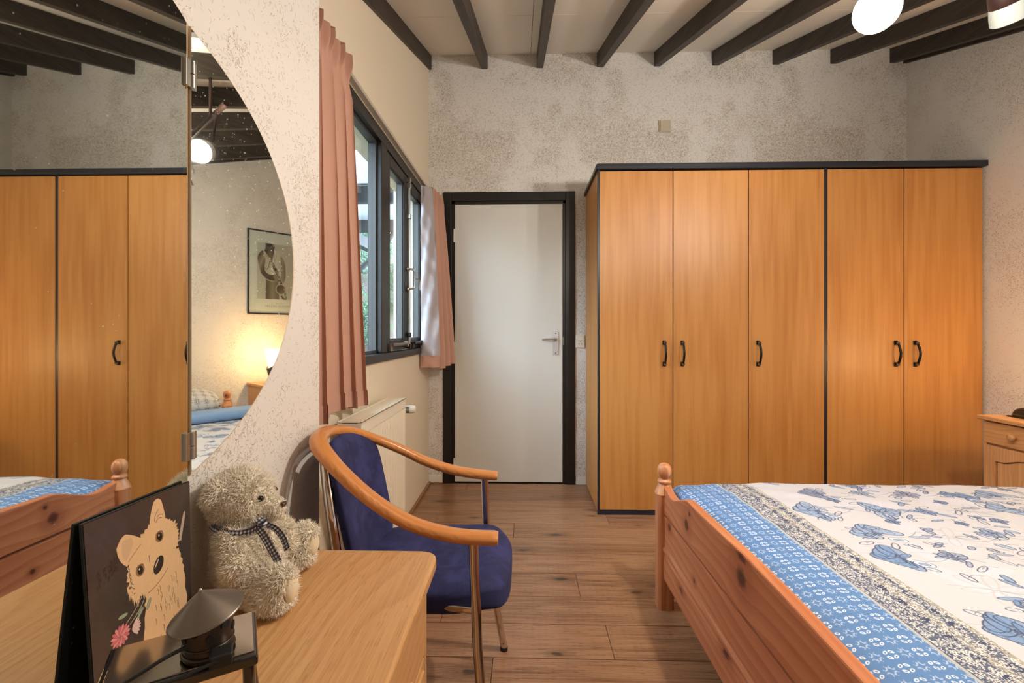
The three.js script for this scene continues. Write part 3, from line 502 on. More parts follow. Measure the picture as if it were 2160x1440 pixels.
// ---------------------------------------------------------------- bed
const BX = 0.575, HX = 2.775, BD0 = 0.34, BD1 = 1.962; // outer face of the footboard, headboard, post centres
{
  const b = thing('bed', 'pine double bed with shaped footboard and ball-topped posts', 'bed');
  const post = (x, d, h) => {
    const s = 0.032, ch = 0.009, sq = [[-s + ch, -s], [s - ch, -s], [s, -s + ch], [s, s - ch], [s - ch, s], [-s + ch, s], [-s, s - ch], [-s, -s + ch]], hs = h - 0.125;
    const body = extrude(sq, hs, 0).rotateX(-Math.PI / 2);
    const neck = lathe([[0.038, 0], [0.036, 0.006], [0.027, 0.03], [0.023, 0.044], [0.022, 0.05]], 24).translate(0, hs - 0.006, 0);
    const p = mesh('post', uvm(body.translate(x, 0, -d), M.pine, 'y', x, d), M.pine, b);
    const cone = new THREE.CylinderGeometry(0.023, 0.0415, 0.042, 8, 1).rotateY(Math.PI / 8).translate(x, hs + 0.021, -d); mesh('shoulder', uvm(cone, M.pine, 'y', 0.2), M.pine, p);
    const fin = lathe([[0.018, 0.03], [0.022, 0.04], [0.027, 0.044], [0.0285, 0.049], [0.027, 0.054], [0.021, 0.058], [0.018, 0.062], [0.021, 0.067], [0.0265, 0.076], [0.029, 0.088], [0.0285, 0.1], [0.025, 0.112], [0.017, 0.121], [0.008, 0.1245], [0, 0.125]], 28).translate(x, hs, -d);
    mesh('finial', uvm(fin, M.pine, 'y', d), M.pine, p);
  };
  post(BX + 0.012, BD1, 0.6); post(BX + 0.012, BD0, 0.6); post(HX, BD1 - 0.09, 0.665); post(HX, BD0 + 0.09, 0.665);
  const mid = (BD0 + BD1) / 2, prof = d => { const k = Math.abs(d - mid) / (BD1 - mid); if (k > 0.98) return 0.507; if (k > 0.86) return mix(0.507, 0.493, sm(0.98, 0.86, k)); if (k > 0.62) return mix(0.493, 0.549, sm(0.86, 0.62, k)); return mix(0.549, 0.562, sm(0.62, 0, k)); };
  const bA = BD0 + 0.025, bB = BD1 - 0.025, pts = [[bA, 0.398], [bB, 0.398]]; for (let i = 0; i <= 70; i++) { const d = mix(bB, bA, i / 70); pts.push([d, prof(d)]); }
  const side = (g, x0) => g.rotateY(Math.PI / 2).translate(x0, 0, 0);
  const uvf = g => uvm(g, M.pineFoot, 'z', 0, 0); // u = z -> negative depth
  const flip = g => { const u = g.attributes.uv; for (let i = 0; i < u.count; i++) u.setX(i, -u.getX(i)); return g; };
  mesh('top_board', flip(uvf(side(extrude(pts, 0.032, 0.005), BX + 0.002))), M.pineFoot, b);
  mesh('panel_board', flip(uvf(bx(BX + 0.004, BX + 0.03, 0.25, 0.3885, bA, bB, 0.0015))), M.pineFoot, b);
  const mould = [[0, 0.132], [0, 0.225], [0.004, 0.232], [0.004, 0.24], [-0.004, 0.248], [-0.004, 0.256], [0.008, 0.272], [0.032, 0.276], [0.032, 0.132]];
  const mg = extrude(mould, bB - bA, 0).translate(BX, 0, -bB); mesh('bottom_rail', flip(uvf(mg)), M.pineFoot, b);
  for (const d of [BD0 - 0.005, BD1 - 0.02]) mesh('side_rail', uvm(bx(BX + 0.03, HX - 0.02, 0.2, 0.34, d, d + 0.025, 0.003), M.pine, 'x', d), M.pine, b);
  mesh('headboard', uvm(bx(HX - 0.012, HX + 0.014, 0.2, 0.5, bA + 0.09, bB - 0.09, 0.004), M.pine, 'z', 0.5), M.pine, b);
  mesh('slat_base', join(Array.from({ length: 14 }, (_, i) => bx(0.66 + i * 0.15, 0.74 + i * 0.15, 0.22, 0.24, BD0 + 0.02, BD1 - 0.02))), M.pineLight, b);
  tag(mesh('mattress', bx(0.625, HX - 0.02, 0.241, 0.43, BD0 + 0.03, BD1 - 0.03, 0.04, 4), std({ color: 0xe2dfd8, roughness: 0.9 })), 'white mattress hidden under the blue duvet', 'mattress');
}
// ---------------------------------------------------------------- bedding
{
  // print: u = distance from the foot edge (bands first, stretched), v = depth
  const W = 2048, U1 = 0.40, UT = 2.45, PX = 820, V0 = 0.55, VT = 1.75; // first 0.40 m of u takes PX pixels
  const ux = u => u < U1 ? u / U1 * PX : PX + (u - U1) / (UT - U1) * (W - PX);
  const printT = canvasTex(W, W, g => {
    const r = rng(21), vy = v => W - (v - V0) / VT * W; // canvas top = v max
    g.fillStyle = 'rgb(207,207,213)'; g.fillRect(0, 0, W, W);
    const ell = (u, v, a, b, rot, fill, stroke, lw) => { // ellipse in metres
      const sx = u < U1 ? PX / U1 : (W - PX) / (UT - U1), sy = W / VT; g.save(); g.translate(ux(u), vy(v)); g.scale(sx, sy); g.rotate(rot); g.beginPath(); g.ellipse(0, 0, a, b, 0, 0, 6.2832); g.restore();
      if (fill) { g.fillStyle = fill; g.fill(); } if (stroke) { g.strokeStyle = stroke; g.lineWidth = lw; g.stroke(); }
    };
    const line = (pts, col, lw) => { g.strokeStyle = col; g.lineWidth = lw; g.lineCap = 'round'; g.beginPath(); g.moveTo(ux(pts[0][0]), vy(pts[0][1])); for (let i = 1; i + 1 < pts.length; i += 2) g.quadraticCurveTo(ux(pts[i][0]), vy(pts[i][1]), ux(pts[i + 1][0]), vy(pts[i + 1][1])); g.stroke(); };
    // blue band
    const bEnd = 0.268, sEnd = 0.4;
    g.fillStyle = 'rgb(94,136,190)'; g.fillRect(0, 0, ux(bEnd), W);
    for (let i = 0; i < 10; i++) for (let j = -1; j < 49; j++) {
      const u = 0.010 + i * 0.028, v = V0 + 0.01 + j * 0.0365; if (u > bEnd - 0.006) continue;
      if (i % 2 === 0) { for (const [a, b, ro] of [[-1, -1, 0.75], [1, -1, -0.75], [-1, 1, -0.75], [1, 1, 0.75]]) ell(u + a * 0.0058, v + b * 0.0068, 0.0056, 0.0037, ro + (a * b > 0 ? 0 : 0), 'rgb(226,233,242)'); for (const [a, b, ro] of [[-1, -1, 0.75], [1, -1, -0.75], [-1, 1, -0.75], [1, 1, 0.75]]) ell(u + a * 0.0058, v + b * 0.0068, 0.0024, 0.0013, ro, 'rgb(94,136,190)'); }
      else { for (let k = 0; k < 8; k++) { const a = k * Math.PI / 4 + 0.39; ell(u + Math.cos(a) * 0.0068, v + Math.sin(a) * 0.0085, 0.0034, 0.0017, a + 0.0, 'rgba(190,208,230,0.9)'); ell(u + Math.cos(a) * 0.0108, v + Math.sin(a) * 0.0135, 0.0014, 0.0011, a, 'rgba(180,200,226,0.8)'); } }
    }
    g.fillStyle = 'rgb(190,190,186)'; g.fillRect(ux(bEnd), 0, ux(bEnd + 0.007) - ux(bEnd), W);
    // speckled double band
    g.fillStyle = 'rgb(86,96,120)'; g.fillRect(ux(bEnd + 0.007), 0, ux(0.335) - ux(bEnd + 0.007), W);
    g.fillStyle = 'rgb(150,146,142)'; g.fillRect(ux(0.335), 0, ux(0.357) - ux(0.335), W);
    g.fillStyle = 'rgb(98,106,126)'; g.fillRect(ux(0.357), 0, ux(0.388) - ux(0.357), W);
    g.fillStyle = 'rgb(168,162,150)'; g.fillRect(ux(0.388), 0, ux(sEnd) - ux(0.388), W);
    for (let j = 0; j < 30; j++) for (const [uc, off] of [[0.33, 0], [0.372, 0.03]]) ell(uc, V0 + off + j * 0.06, 0.009, 0.016, 0, 'rgba(48,60,92,0.85)');
    for (let i = 0; i < 15000; i++) { const u = bEnd + 0.009 + r() * (sEnd - bEnd - 0.011), v = V0 + r() * VT; if ((Math.abs(u - 0.33) < 0.008 || Math.abs(u - 0.372) < 0.008) && r() < 0.5) continue; const a = r() * 3.14; ell(u, v, 0.0022, 0.0011, a, r() < 0.8 ? 'rgba(228,224,216,0.9)' : 'rgba(60,70,100,0.8)'); }
    for (let i = 0; i < 900; i++) { const u = bEnd + 0.012 + r() * (sEnd - bEnd - 0.016), v = V0 + r() * VT; for (let k = 0; k < 5; k++) ell(u + Math.cos(k * 1.257) * 0.003, v + Math.sin(k * 1.257) * 0.003, 0.0019, 0.0012, k * 1.257, 'rgba(236,231,222,0.95)'); ell(u, v, 0.0011, 0.0011, 0, 'rgba(70,76,100,0.9)'); }
    // floral field
    for (let i = 0; i < 60; i++) { const u = sEnd + 0.05 + r() * (UT - sEnd), v = V0 + r() * VT; ell(u, v, 0.05 + r() * 0.08, 0.02 + r() * 0.03, r() * 3, 'rgba(214,218,230,0.45)'); }
    const ink = 'rgba(58,72,104,0.9)';
    const petal = (u, v, a, l, w, f) => { ell(u + Math.cos(a) * l * 0.55, v + Math.sin(a) * l * 0.55, l * 0.5, w, a * 1, f, ink, 2.4); line([[u, v], [u + Math.cos(a) * l * 0.5, v + Math.sin(a) * l * 0.5], [u + Math.cos(a) * l * 0.85, v + Math.sin(a) * l * 0.85]], 'rgba(70,90,130,0.7)', 1.6); };
    const flower = (u, v, R, n, f, open) => { const a0 = r() * 6; for (let k = 0; k < n; k++) petal(u, v, -(a0 + k / n * open), R, R * 0.26, f); ell(u, v, R * 0.13, R * 0.13, 0, 'rgba(90,110,150,0.9)', ink, 1.2); };
    const ghost = (u, v, R) => { for (let k = 0; k < 6; k++) ell(u + Math.cos(k * 1.05) * R * 0.55, v - Math.sin(k * 1.05) * R * 0.55, R * 0.45, R * 0.16, k * 1.05, null, 'rgba(196,194,198,0.9)', 3); };
    for (let gi = 0; gi < 12; gi++) for (let gj = 0; gj < 10; gj++) {
      const u = sEnd + 0.1 + gi * 0.175 + (gj % 2) * 0.085 + (r() - 0.5) * 0.05, v = V0 + 0.06 + gj * 0.175 + (r() - 0.5) * 0.06, k = r();
      const f = ['rgba(118,150,194,0.72)', 'rgba(150,174,208,0.66)', 'rgba(136,150,180,0.58)'][Math.floor(r() * 3)];
      if (k < 0.45) { flower(u, v, 0.06 + r() * 0.026, 7, f, 3.6); ell(u + 0.03, v - 0.04, 0.024, 0.017, 0.4, 'rgba(220,226,236,0.8)', ink, 1.4); ell(u + 0.03, v - 0.04, 0.013, 0.008, 0.4, 'rgba(110,136,176,0.6)', ink, 1.1); }
      else if (k < 0.75) { flower(u, v, 0.034 + r() * 0.014, 6, f, 6.28); }
      else ghost(u, v, 0.08);
      line([[u, v], [u + 0.06, v - 0.05], [u + 0.13, v - 0.01 + r() * 0.04], [u + 0.17, v + 0.01], [u + 0.2, v - 0.03]], 'rgba(92,104,130,0.75)', 1.4);
      line([[u, v], [u - 0.05, v + 0.05 * r()], [u - 0.1, v + 0.02]], 'rgba(120,128,146,0.6)', 1.2);
      for (let q = 0; q < 8; q++) { const uu = u + (r() - 0.3) * 0.2, vv = v + (r() - 0.5) * 0.18; ell(uu, vv, 0.016 + r() * 0.014, 0.006 + r() * 0.004, r() * 3, r() < 0.6 ? f : null, ink, 2); if (r() < 0.5) line([[uu, vv], [uu + 0.02, vv + 0.02], [uu + 0.045, vv + 0.005]], ink, 1.1); }
      if (r() < 0.5) flower(u + 0.11 + r() * 0.03, v + 0.1, 0.02 + r() * 0.008, 5, 'rgba(110,140,184,0.8)', 6.28);
    }
  });
  const tm = [1, 1]; M.duvet = std({ map: printT, roughness: 0.75, sheen: 0.25, side: THREE.DoubleSide, tm });
  const dv = thing('duvet', 'white duvet with blue floral print and blue patterned border at the foot', 'duvet');
  // cross section along u from the foot edge; far side drapes over the bed rail
  const NU = 200, NV = 190, pos = [], uv = [], idx = [];
  const dN = BD0 - 0.05, dF = BD1 + 0.068, topLen = dF - 0.06 - dN, drop = 0.2, qa = Math.PI / 2 * 0.06, tot = topLen + qa + drop;
  const prU = []; { let u = 0; const seg = [[0.62, 0.40], [0.617, 0.43], [0.62, 0.46], [0.632, 0.484], [0.655, 0.502], [0.69, 0.511], [0.75, 0.517], [0.9, 0.521], [1.3, 0.519], [1.9, 0.52], [2.3, 0.515], [2.36, 0.505], [2.375, 0.47]]; const cv = new THREE.CatmullRomCurve3(seg.map(p => new THREE.Vector3(p[0], p[1], 0)), false, 'centripetal'); const L = cv.getLength(); for (let i = 0; i <= NU; i++) { const s = Math.pow(i / NU, 1.35); const p = cv.getPointAt(s); prU.push([p.x, p.y, s * L]); } }
  const nz = (x, y) => (vn(x * 3 + 40, y * 3 + 40, 997, 997) - 0.5) * 0.5 + (vn(x * 9 + 40, y * 6 + 40, 997, 997) - 0.5) * 0.25;
  for (let j = 0; j <= NV; j++) for (let i = 0; i <= NU; i++) {
    const [px, py, pu] = prU[i], s = j / NV * tot; let d, dy, out = 0;
    if (s < topLen) { d = dN + s; dy = 0; } else if (s < topLen + qa) { const a = (s - topLen) / 0.06; d = dN + topLen + Math.sin(a) * 0.06; dy = -(1 - Math.cos(a)) * 0.06; } else { const t = s - topLen - qa; d = dF + 0.006 * Math.sin(px * 23) * t / drop - 0.012 * t / drop; dy = -0.06 - t; }
    let y = py + dy; const inner = sm(0.62, 0.75, px);
    const wr = 0.004 * Math.sin((px * 0.75 + d * 1.05) * 38 + 4 * nz(px, d)) * sm(1.25, 1.7, d) * sm(1.3, 0.8, px) * 0.6;
    const mid = Math.sin(Math.PI * Math.min(1, Math.max(0, (d - dN) / (dF - dN))));
    y += inner * (0.022 * nz(px * 1.3, d * 1.3) + wr + 0.006 * mid - 0.012 * sm(1.75, 2.03, d) * (dy === 0 ? 1 : 1)) + (dy < -0.06 ? 0 : 0);
    const fx = px < 0.64 ? px : px + 0.004 * nz(d * 2, px * 2);
    pos.push(fx, y, -d); const U = pu < U1 ? pu / U1 * PX / W : (PX + (pu - U1) / (UT - U1) * (W - PX)) / W; uv.push(U, (dN + s - V0) / VT);
  }
  for (let j = 0; j < NV; j++) for (let i = 0; i < NU; i++) { const a = j * (NU + 1) + i, b = a + 1, c = a + NU + 1, e = c + 1; idx.push(a, b, c, b, e, c); }
  const g = new THREE.BufferGeometry(); g.setAttribute('position', new THREE.Float32BufferAttribute(pos, 3)); g.setAttribute('uv', new THREE.Float32BufferAttribute(uv, 2)); g.setIndex(idx); g.computeVertexNormals();
  mesh('cover', g, M.duvet, dv);
  const fold = mesh('turned_back_edge', uvm(bx(2.13, 2.36, 0.524, 0.588, BD0 - 0.02, BD1 + 0.04, 0.03, 4), std({ color: 0x8fb0da, roughness: 0.8 }), 'z'), std({ color: 0x86a9d6, roughness: 0.8 }), dv); fold.userData.label = 'plain blue turned-back edge';
  // pillows
  const pil = canvasTex(512, 512, (c, w) => { c.fillStyle = 'rgb(205,204,202)'; c.fillRect(0, 0, w, w); for (let i = 0; i < 4; i++) for (let j = 0; j < 4; j++) { const x = (i + 0.5) * 128, y = (j + 0.5) * 128; c.strokeStyle = 'rgb(84,92,110)'; c.lineWidth = 4; c.beginPath(); c.arc(x, y, 40, 0, 7); c.stroke(); c.fillStyle = 'rgb(70,78,98)'; for (let k = 0; k < 8; k++) { c.beginPath(); c.ellipse(x + Math.cos(k * 0.785) * 20, y + Math.sin(k * 0.785) * 20, 10, 5, k * 0.785, 0, 7); c.fill(); } for (const [a, b] of [[-64, 0], [0, -64]]) { c.fillRect(x + a - 6, y + b - 6, 12, 12); } } });
  const pm = std({ map: pil, roughness: 0.85 });
  for (const [d, lab] of [[1.42, 'grey tile-patterned pillow by the poster end of the bed'], [0.72, 'grey tile-patterned pillow on the near half of the bed']]) {
    const p = thing('pillow', lab, 'pillow', [2.57, 0.52, d], 'patterned pillows'), pg = new THREE.SphereGeometry(1, 40, 24), a = pg.attributes.position;
    for (let i = 0; i < a.count; i++) { const x = a.getX(i), y = a.getY(i), z = a.getZ(i), q = v => Math.sign(v) * Math.pow(Math.abs(v), 0.55); a.setXYZ(i, q(x) * 0.16 * (1 - 0.12 * z * z), 0.075 + y * 0.085, q(z) * 0.33); }
    pg.computeVertexNormals(); pg.rotateZ(0.35); const gg = uvm(pg, { userData: { tm: [0.24, 0.24] } }, 'z'); gg.computeVertexNormals(); mesh('cushion', mergeVertices(gg), pm, p);
    pg.computeBoundingBox(); p.children[0].geometry.computeVertexNormals(); p.children[0].position.y = 0.03;
  }
}
// ---------------------------------------------------------------- nightstand, lamp, clock
{
  const n = thing('nightstand', 'pine nightstand with drawer and arched panel door beside the wardrobe', 'nightstand');
  const x0 = 2.4, x1 = 2.825, d0 = 2.05, d1 = 2.495, T = 0.715;
  mesh('top', uvm(bx(x0 - 0.022, x1, T - 0.022, T, d0 - 0.015, d1 + 0.016, 0.006, 2), M.pineLight, 'z'), M.pineLight, n);
  for (const d of [d0, d1 - 0.018]) mesh('side_panel', uvm(bx(x0 + 0.002, x1, 0, T - 0.022, d, d + 0.018, 0.002), M.pineLight, 'y', d), M.pineLight, n);
  mesh('bottom_rail', uvm(bx(x0 + 0.004, x0 + 0.022, 0, 0.09, d0 + 0.018, d1 - 0.018), M.pineLight, 'z'), M.pineLight, n);
  mesh('back_panel', bx(x1 - 0.01, x1, 0.05, T - 0.03, d0 + 0.018, d1 - 0.018), M.pineLight, n);
  const dw = mesh('drawer', uvm(bx(x0, x0 + 0.02, 0.575, T - 0.03, d0 + 0.004, d1 - 0.004, 0.003), M.pineLight, 'z', 0.3, 0.2), M.pineLight, n);
  for (const d of [2.13, 2.335]) mesh('knob', lathe([[0, 0.032], [0.01, 0.031], [0.0165, 0.026], [0.0185, 0.019], [0.014, 0.011], [0.009, 0.007], [0.01, 0]], 22).rotateZ(Math.PI / 2).translate(x0, 0.632, -d), M.pineLight, dw);
  const w0 = d0 + 0.006, w1 = d1 - 0.006, y0 = 0.1, y1 = 0.565, arch = []; const a0 = w0 + 0.055, a1 = w1 - 0.055; for (let i = 0; i <= 24; i++) { const k = i / 24, d = mix(a0, a1, k), q = Math.abs(k - 0.5) * 2; arch.push([d, y1 - 0.075 + 0.03 * sm(0.85, 0.15, q)]); }
  const dg = extrude([[w0, y0], [w1, y0], [w1, y1], [w0, y1]], 0.02, 0.002, [[[a0, y0 + 0.06], ...arch, [a1, y0 + 0.06]]]).rotateY(Math.PI / 2).translate(x0, 0, 0);
  const door = mesh('door', uvm(dg, M.pineLight, 'y', 0.2, 0.4), M.pineLight, n);
  const inn = arch.map(([d, y]) => [mix((a0 + a1) / 2, d, 0.97), y - 0.004]);
  mesh('raised_panel', uvm(extrude([[a0 + 0.004, y0 + 0.065], ...inn, [a1 - 0.004, y0 + 0.065]], 0.012, 0.004).rotateY(Math.PI / 2).translate(x0 + 0.007, 0, 0), M.pineLight, 'y', 0.6, 0.1), M.pineLight, door);
  mesh('carcass', bx(x0 + 0.021, x1 - 0.01, 0.1, 0.57, d0 + 0.018, d1 - 0.018), M.pineLight, n);

  const l = thing('table_lamp', 'table lamp with white glass cone shade on dark slanted base, on nightstand', 'lamp', [2.56, T, 2.15]);
  const dark = std({ color: 0x474a52, roughness: 0.4, metalness: 0.3 });
  mesh('foot', lathe([[0, 0.012], [0.045, 0.012], [0.05, 0.006], [0.05, 0], [0, 0]], 30), dark, l);
  const bc = lathe([[0.022, 0.01], [0.05, 0.185], [0.047, 0.185], [0.02, 0.014]], 36); { const p = bc.attributes.position; for (let i = 0; i < p.count; i++) if (p.getY(i) > 0.15) p.setY(i, p.getY(i) - p.getZ(i) * 0.75 - 0.02); bc.computeVertexNormals(); }
  mesh('base_cone', bc, dark, l);
  const sh = mesh('lamp_shade', lathe([[0.028, 0.1], [0.056, 0.29], [0.054, 0.29], [0.026, 0.102]], 36), std({ color: 0xfff4e2, roughness: 0.5, transmission: 0.55, thickness: 0, side: THREE.DoubleSide, emissive: new THREE.Color(1.0, 0.74, 0.4), emissiveIntensity: 0.9 }), l);
  const bulb = mesh('bulb', new THREE.SphereGeometry(0.018, 18, 14).translate(0, 0.2, 0), std({ color: 0xffffff, emissive: new THREE.Color(1, 0.78, 0.45), emissiveIntensity: 6 }), l);
  lamp(new THREE.PointLight(new THREE.Color(1, 0.69, 0.34), 0.5), 2.56, T + 0.235, 2.15, 1);

  const k = thing('clock_radio', 'black domed clock radio on the pine nightstand', 'clock radio', [2.53, T, 2.372]);
  const body = new THREE.SphereGeometry(1, 36, 18, 0, Math.PI * 2, 0, Math.PI / 2), pp = body.attributes.position; for (let i = 0; i < pp.count; i++) { const q = v => Math.sign(v) * Math.pow(Math.abs(v), 0.75); pp.setXYZ(i, q(pp.getX(i)) * 0.05, Math.pow(pp.getY(i), 0.8) * 0.05 + 0.004, q(pp.getZ(i)) * 0.085); } body.computeVertexNormals();
  mesh('housing', body, std({ color: 0x1c1a17, roughness: 0.35 }), k);
  mesh('base', bx(-0.05, 0.05, 0, 0.006, -0.085, 0.085, 0.002), std({ color: 0x0e0e0d, roughness: 0.5 }), k);
  mesh('trim_band', bx(-0.051, 0.03, 0.013, 0.017, -0.06, 0.06, 0.001), std({ color: 0x6a5a3a, roughness: 0.3, metalness: 0.6 }), k);
}
{ // framed poster on the right wall
  const p = thing('framed_poster', 'framed black and white poster of a saxophone player on the right wall', 'poster');
  const d0 = 2.045, d1 = 2.585, y0 = 1.305, y1 = 2.045, x = XR;
  const t = canvasTex(1024, 1404, (g, w, h) => {
    g.fillStyle = 'rgb(244,238,227)'; g.fillRect(0, 0, w, h);
    const X = 130, Y = 190, PW = 740, PH = 970, ox = w - X - PW; // photo area; the figure is laid out as the mirror shows it, then turned
    g.fillStyle = 'rgb(214,206,192)'; g.fillRect(ox, Y, PW, PH);
    g.save(); g.beginPath(); g.rect(ox, Y, PW, PH); g.clip(); g.translate(w, 0); g.scale(-1, 1);
    const q = p => [X + p[0] * PW, Y + p[1] * PH], R = rng(3);
    const grad = (a, b, c) => { const l = g.createLinearGradient(...q(a), ...q(b)); c.forEach((k, n) => l.addColorStop(n / (c.length - 1), k)); return l; };
    const S = (pts, c) => { g.fillStyle = c; g.beginPath(); g.moveTo(...q(pts[0])); for (let n = 1; n + 1 < pts.length; n += 2) g.quadraticCurveTo(...q(pts[n]), ...q(pts[n + 1])); g.fill(); };
    const L = (pts, c, lw) => { g.strokeStyle = c; g.lineWidth = lw; g.lineCap = 'round'; g.beginPath(); g.moveTo(...q(pts[0])); for (let n = 1; n + 1 < pts.length; n += 2) g.quadraticCurveTo(...q(pts[n]), ...q(pts[n + 1])); g.stroke(); };
    S([[0.54, 0.2], [0.66, 0.3], [0.65, 0.5], [0.66, 0.62], [0.6, 0.7], [0.54, 0.66], [0.53, 0.5], [0.5, 0.3], [0.54, 0.2]], grad([0.52, 0.4], [0.66, 0.4], ['#8d7f6e', '#a89a86', '#6f6355']));
    S([[0.2, 0.6], [0.19, 0.8], [0.19, 1.02], [0.35, 1.02], [0.5, 1.02], [0.5, 0.85], [0.47, 0.62]], grad([0.19, 0.8], [0.5, 0.8], ['#5c5246', '#a3967f', '#77695a']));
    S([[0.13, 0.14], [0.2, 0.08], [0.3, 0.1], [0.45, 0.07], [0.53, 0.2], [0.56, 0.45], [0.55, 0.62], [0.4, 0.7], [0.22, 0.66], [0.19, 0.5], [0.19, 0.36], [0.2, 0.22], [0.13, 0.14]], grad([0.2, 0.4], [0.56, 0.4], ['#d8cfbe', '#efe8d9', '#d2c7b4']));
    S([[0.19, 0.02], [0.2, 0.1], [0.16, 0.13], [0.22, 0.2], [0.33, 0.33], [0.38, 0.2], [0.4, 0.02], [0.3, 0], [0.19, 0.02]], grad([0.18, 0.1], [0.4, 0.1], ['#463c33', '#8b7c6a', '#5b5045']));
    S([[0.18, 0.0], [0.22, 0.05], [0.28, 0.07], [0.33, 0.04], [0.34, 0.0]], '#2b2520');
    S([[0.13, 0.13], [0.03, 0.18], [0.01, 0.28], [0.03, 0.42], [0.09, 0.54], [0.16, 0.64], [0.3, 0.66], [0.42, 0.68], [0.46, 0.62], [0.44, 0.57], [0.38, 0.55], [0.28, 0.58], [0.2, 0.52], [0.15, 0.48], [0.17, 0.38], [0.21, 0.3], [0.13, 0.13]], grad([0.01, 0.3], [0.2, 0.36], ['#6a5d4f', '#b5a68f', '#5a4e42']));
    S([[0.1, 0.55], [0.18, 0.64], [0.42, 0.67], [0.3, 0.62], [0.22, 0.6], [0.15, 0.58], [0.1, 0.55]], '#51463b');
    L([[0.2, 0.2], [0.28, 0.34], [0.32, 0.38]], '#3b332b', 5); L([[0.36, 0.08], [0.4, 0.2], [0.4, 0.36]], '#4a4138', 5); L([[0.44, 0.1], [0.46, 0.24], [0.4, 0.3]], '#8b7f70', 4);
    L([[0.18, 0.44], [0.22, 0.5], [0.26, 0.42], [0.27, 0.34], [0.3, 0.32], [0.35, 0.33], [0.38, 0.37]], '#3b332b', 9);
    L([[0.36, 0.38], [0.44, 0.5], [0.48, 0.58], [0.52, 0.66], [0.55, 0.72]], '#5d5347', 46); L([[0.38, 0.4], [0.45, 0.52], [0.5, 0.62], [0.53, 0.68], [0.56, 0.74]], '#b3a68f', 14);
    for (let n = 0; n < 70; n++) { const k = R(), c = q([mix(0.36, 0.58, k) + (R() - 0.5) * 0.08, mix(0.36, 0.78, k) + (R() - 0.5) * 0.03]); g.fillStyle = R() < 0.5 ? '#2a241f' : '#e6dccb'; g.beginPath(); g.arc(c[0], c[1], 3 + R() * 8, 0, 7); g.fill(); }
    L([[0.57, 0.74], [0.66, 0.9], [0.66, 0.98], [0.62, 1.02], [0.56, 0.94]], '#6b5f51', 34); L([[0.6, 0.82], [0.67, 0.92], [0.66, 0.98]], '#d9ccb6', 8);
    const bc = q([0.54, 0.815]); g.fillStyle = grad([0.45, 0.75], [0.62, 0.88], ['#4a4037', '#8c7e6c']); g.strokeStyle = '#e4d9c6'; g.lineWidth = 14; g.beginPath(); g.ellipse(bc[0], bc[1], 82, 88, -0.3, 0, 7); g.fill(); g.stroke(); g.strokeStyle = '#4a4037'; g.lineWidth = 3; g.stroke();
    S([[0.36, 0.56], [0.44, 0.52], [0.47, 0.58], [0.5, 0.62], [0.46, 0.68], [0.38, 0.66], [0.36, 0.56]], '#9c8d79');
    g.restore();
    g.fillStyle = 'rgb(150,143,132)'; g.textAlign = 'center'; g.font = '46px serif'; g.fillText('PORTFOLIO GALLERY', w / 2 + 10, 1300); g.fillRect(w / 2 - 60, 1232, 46, 4); g.fillRect(w / 2 - 6, 1232, 26, 4); g.fillRect(w / 2 + 30, 1232, 40, 4);
  });
  const f = 0.012; const black = std({ color: 0x1d1915, roughness: 0.35 });
  for (const a of [[d0, d1, y0, y0 + f], [d0, d1, y1 - f, y1], [d0, d0 + f, y0 + f, y1 - f], [d1 - f, d1, y0 + f, y1 - f]]) mesh('frame_strip', bx(x - 0.018, x, a[2], a[3], a[0], a[1], 0.002), black, p);
  const pg = new THREE.PlaneGeometry(d1 - d0 - 2 * f, y1 - y0 - 2 * f).rotateY(-Math.PI / 2).translate(x - 0.008, (y0 + y1) / 2, -(d0 + d1) / 2);
  mesh('print', pg, std({ map: t, roughness: 0.7 }), p); mesh('backing', bx(x - 0.0075, x - 0.001, y0 + f, y1 - f, d0 + f, d1 - f), std({ color: 0x8a7a60 }), p);
  mesh('glazing', bx(x - 0.0125, x - 0.0105, y0 + f, y1 - f, d0 + f, d1 - f), M.glass, p);
}
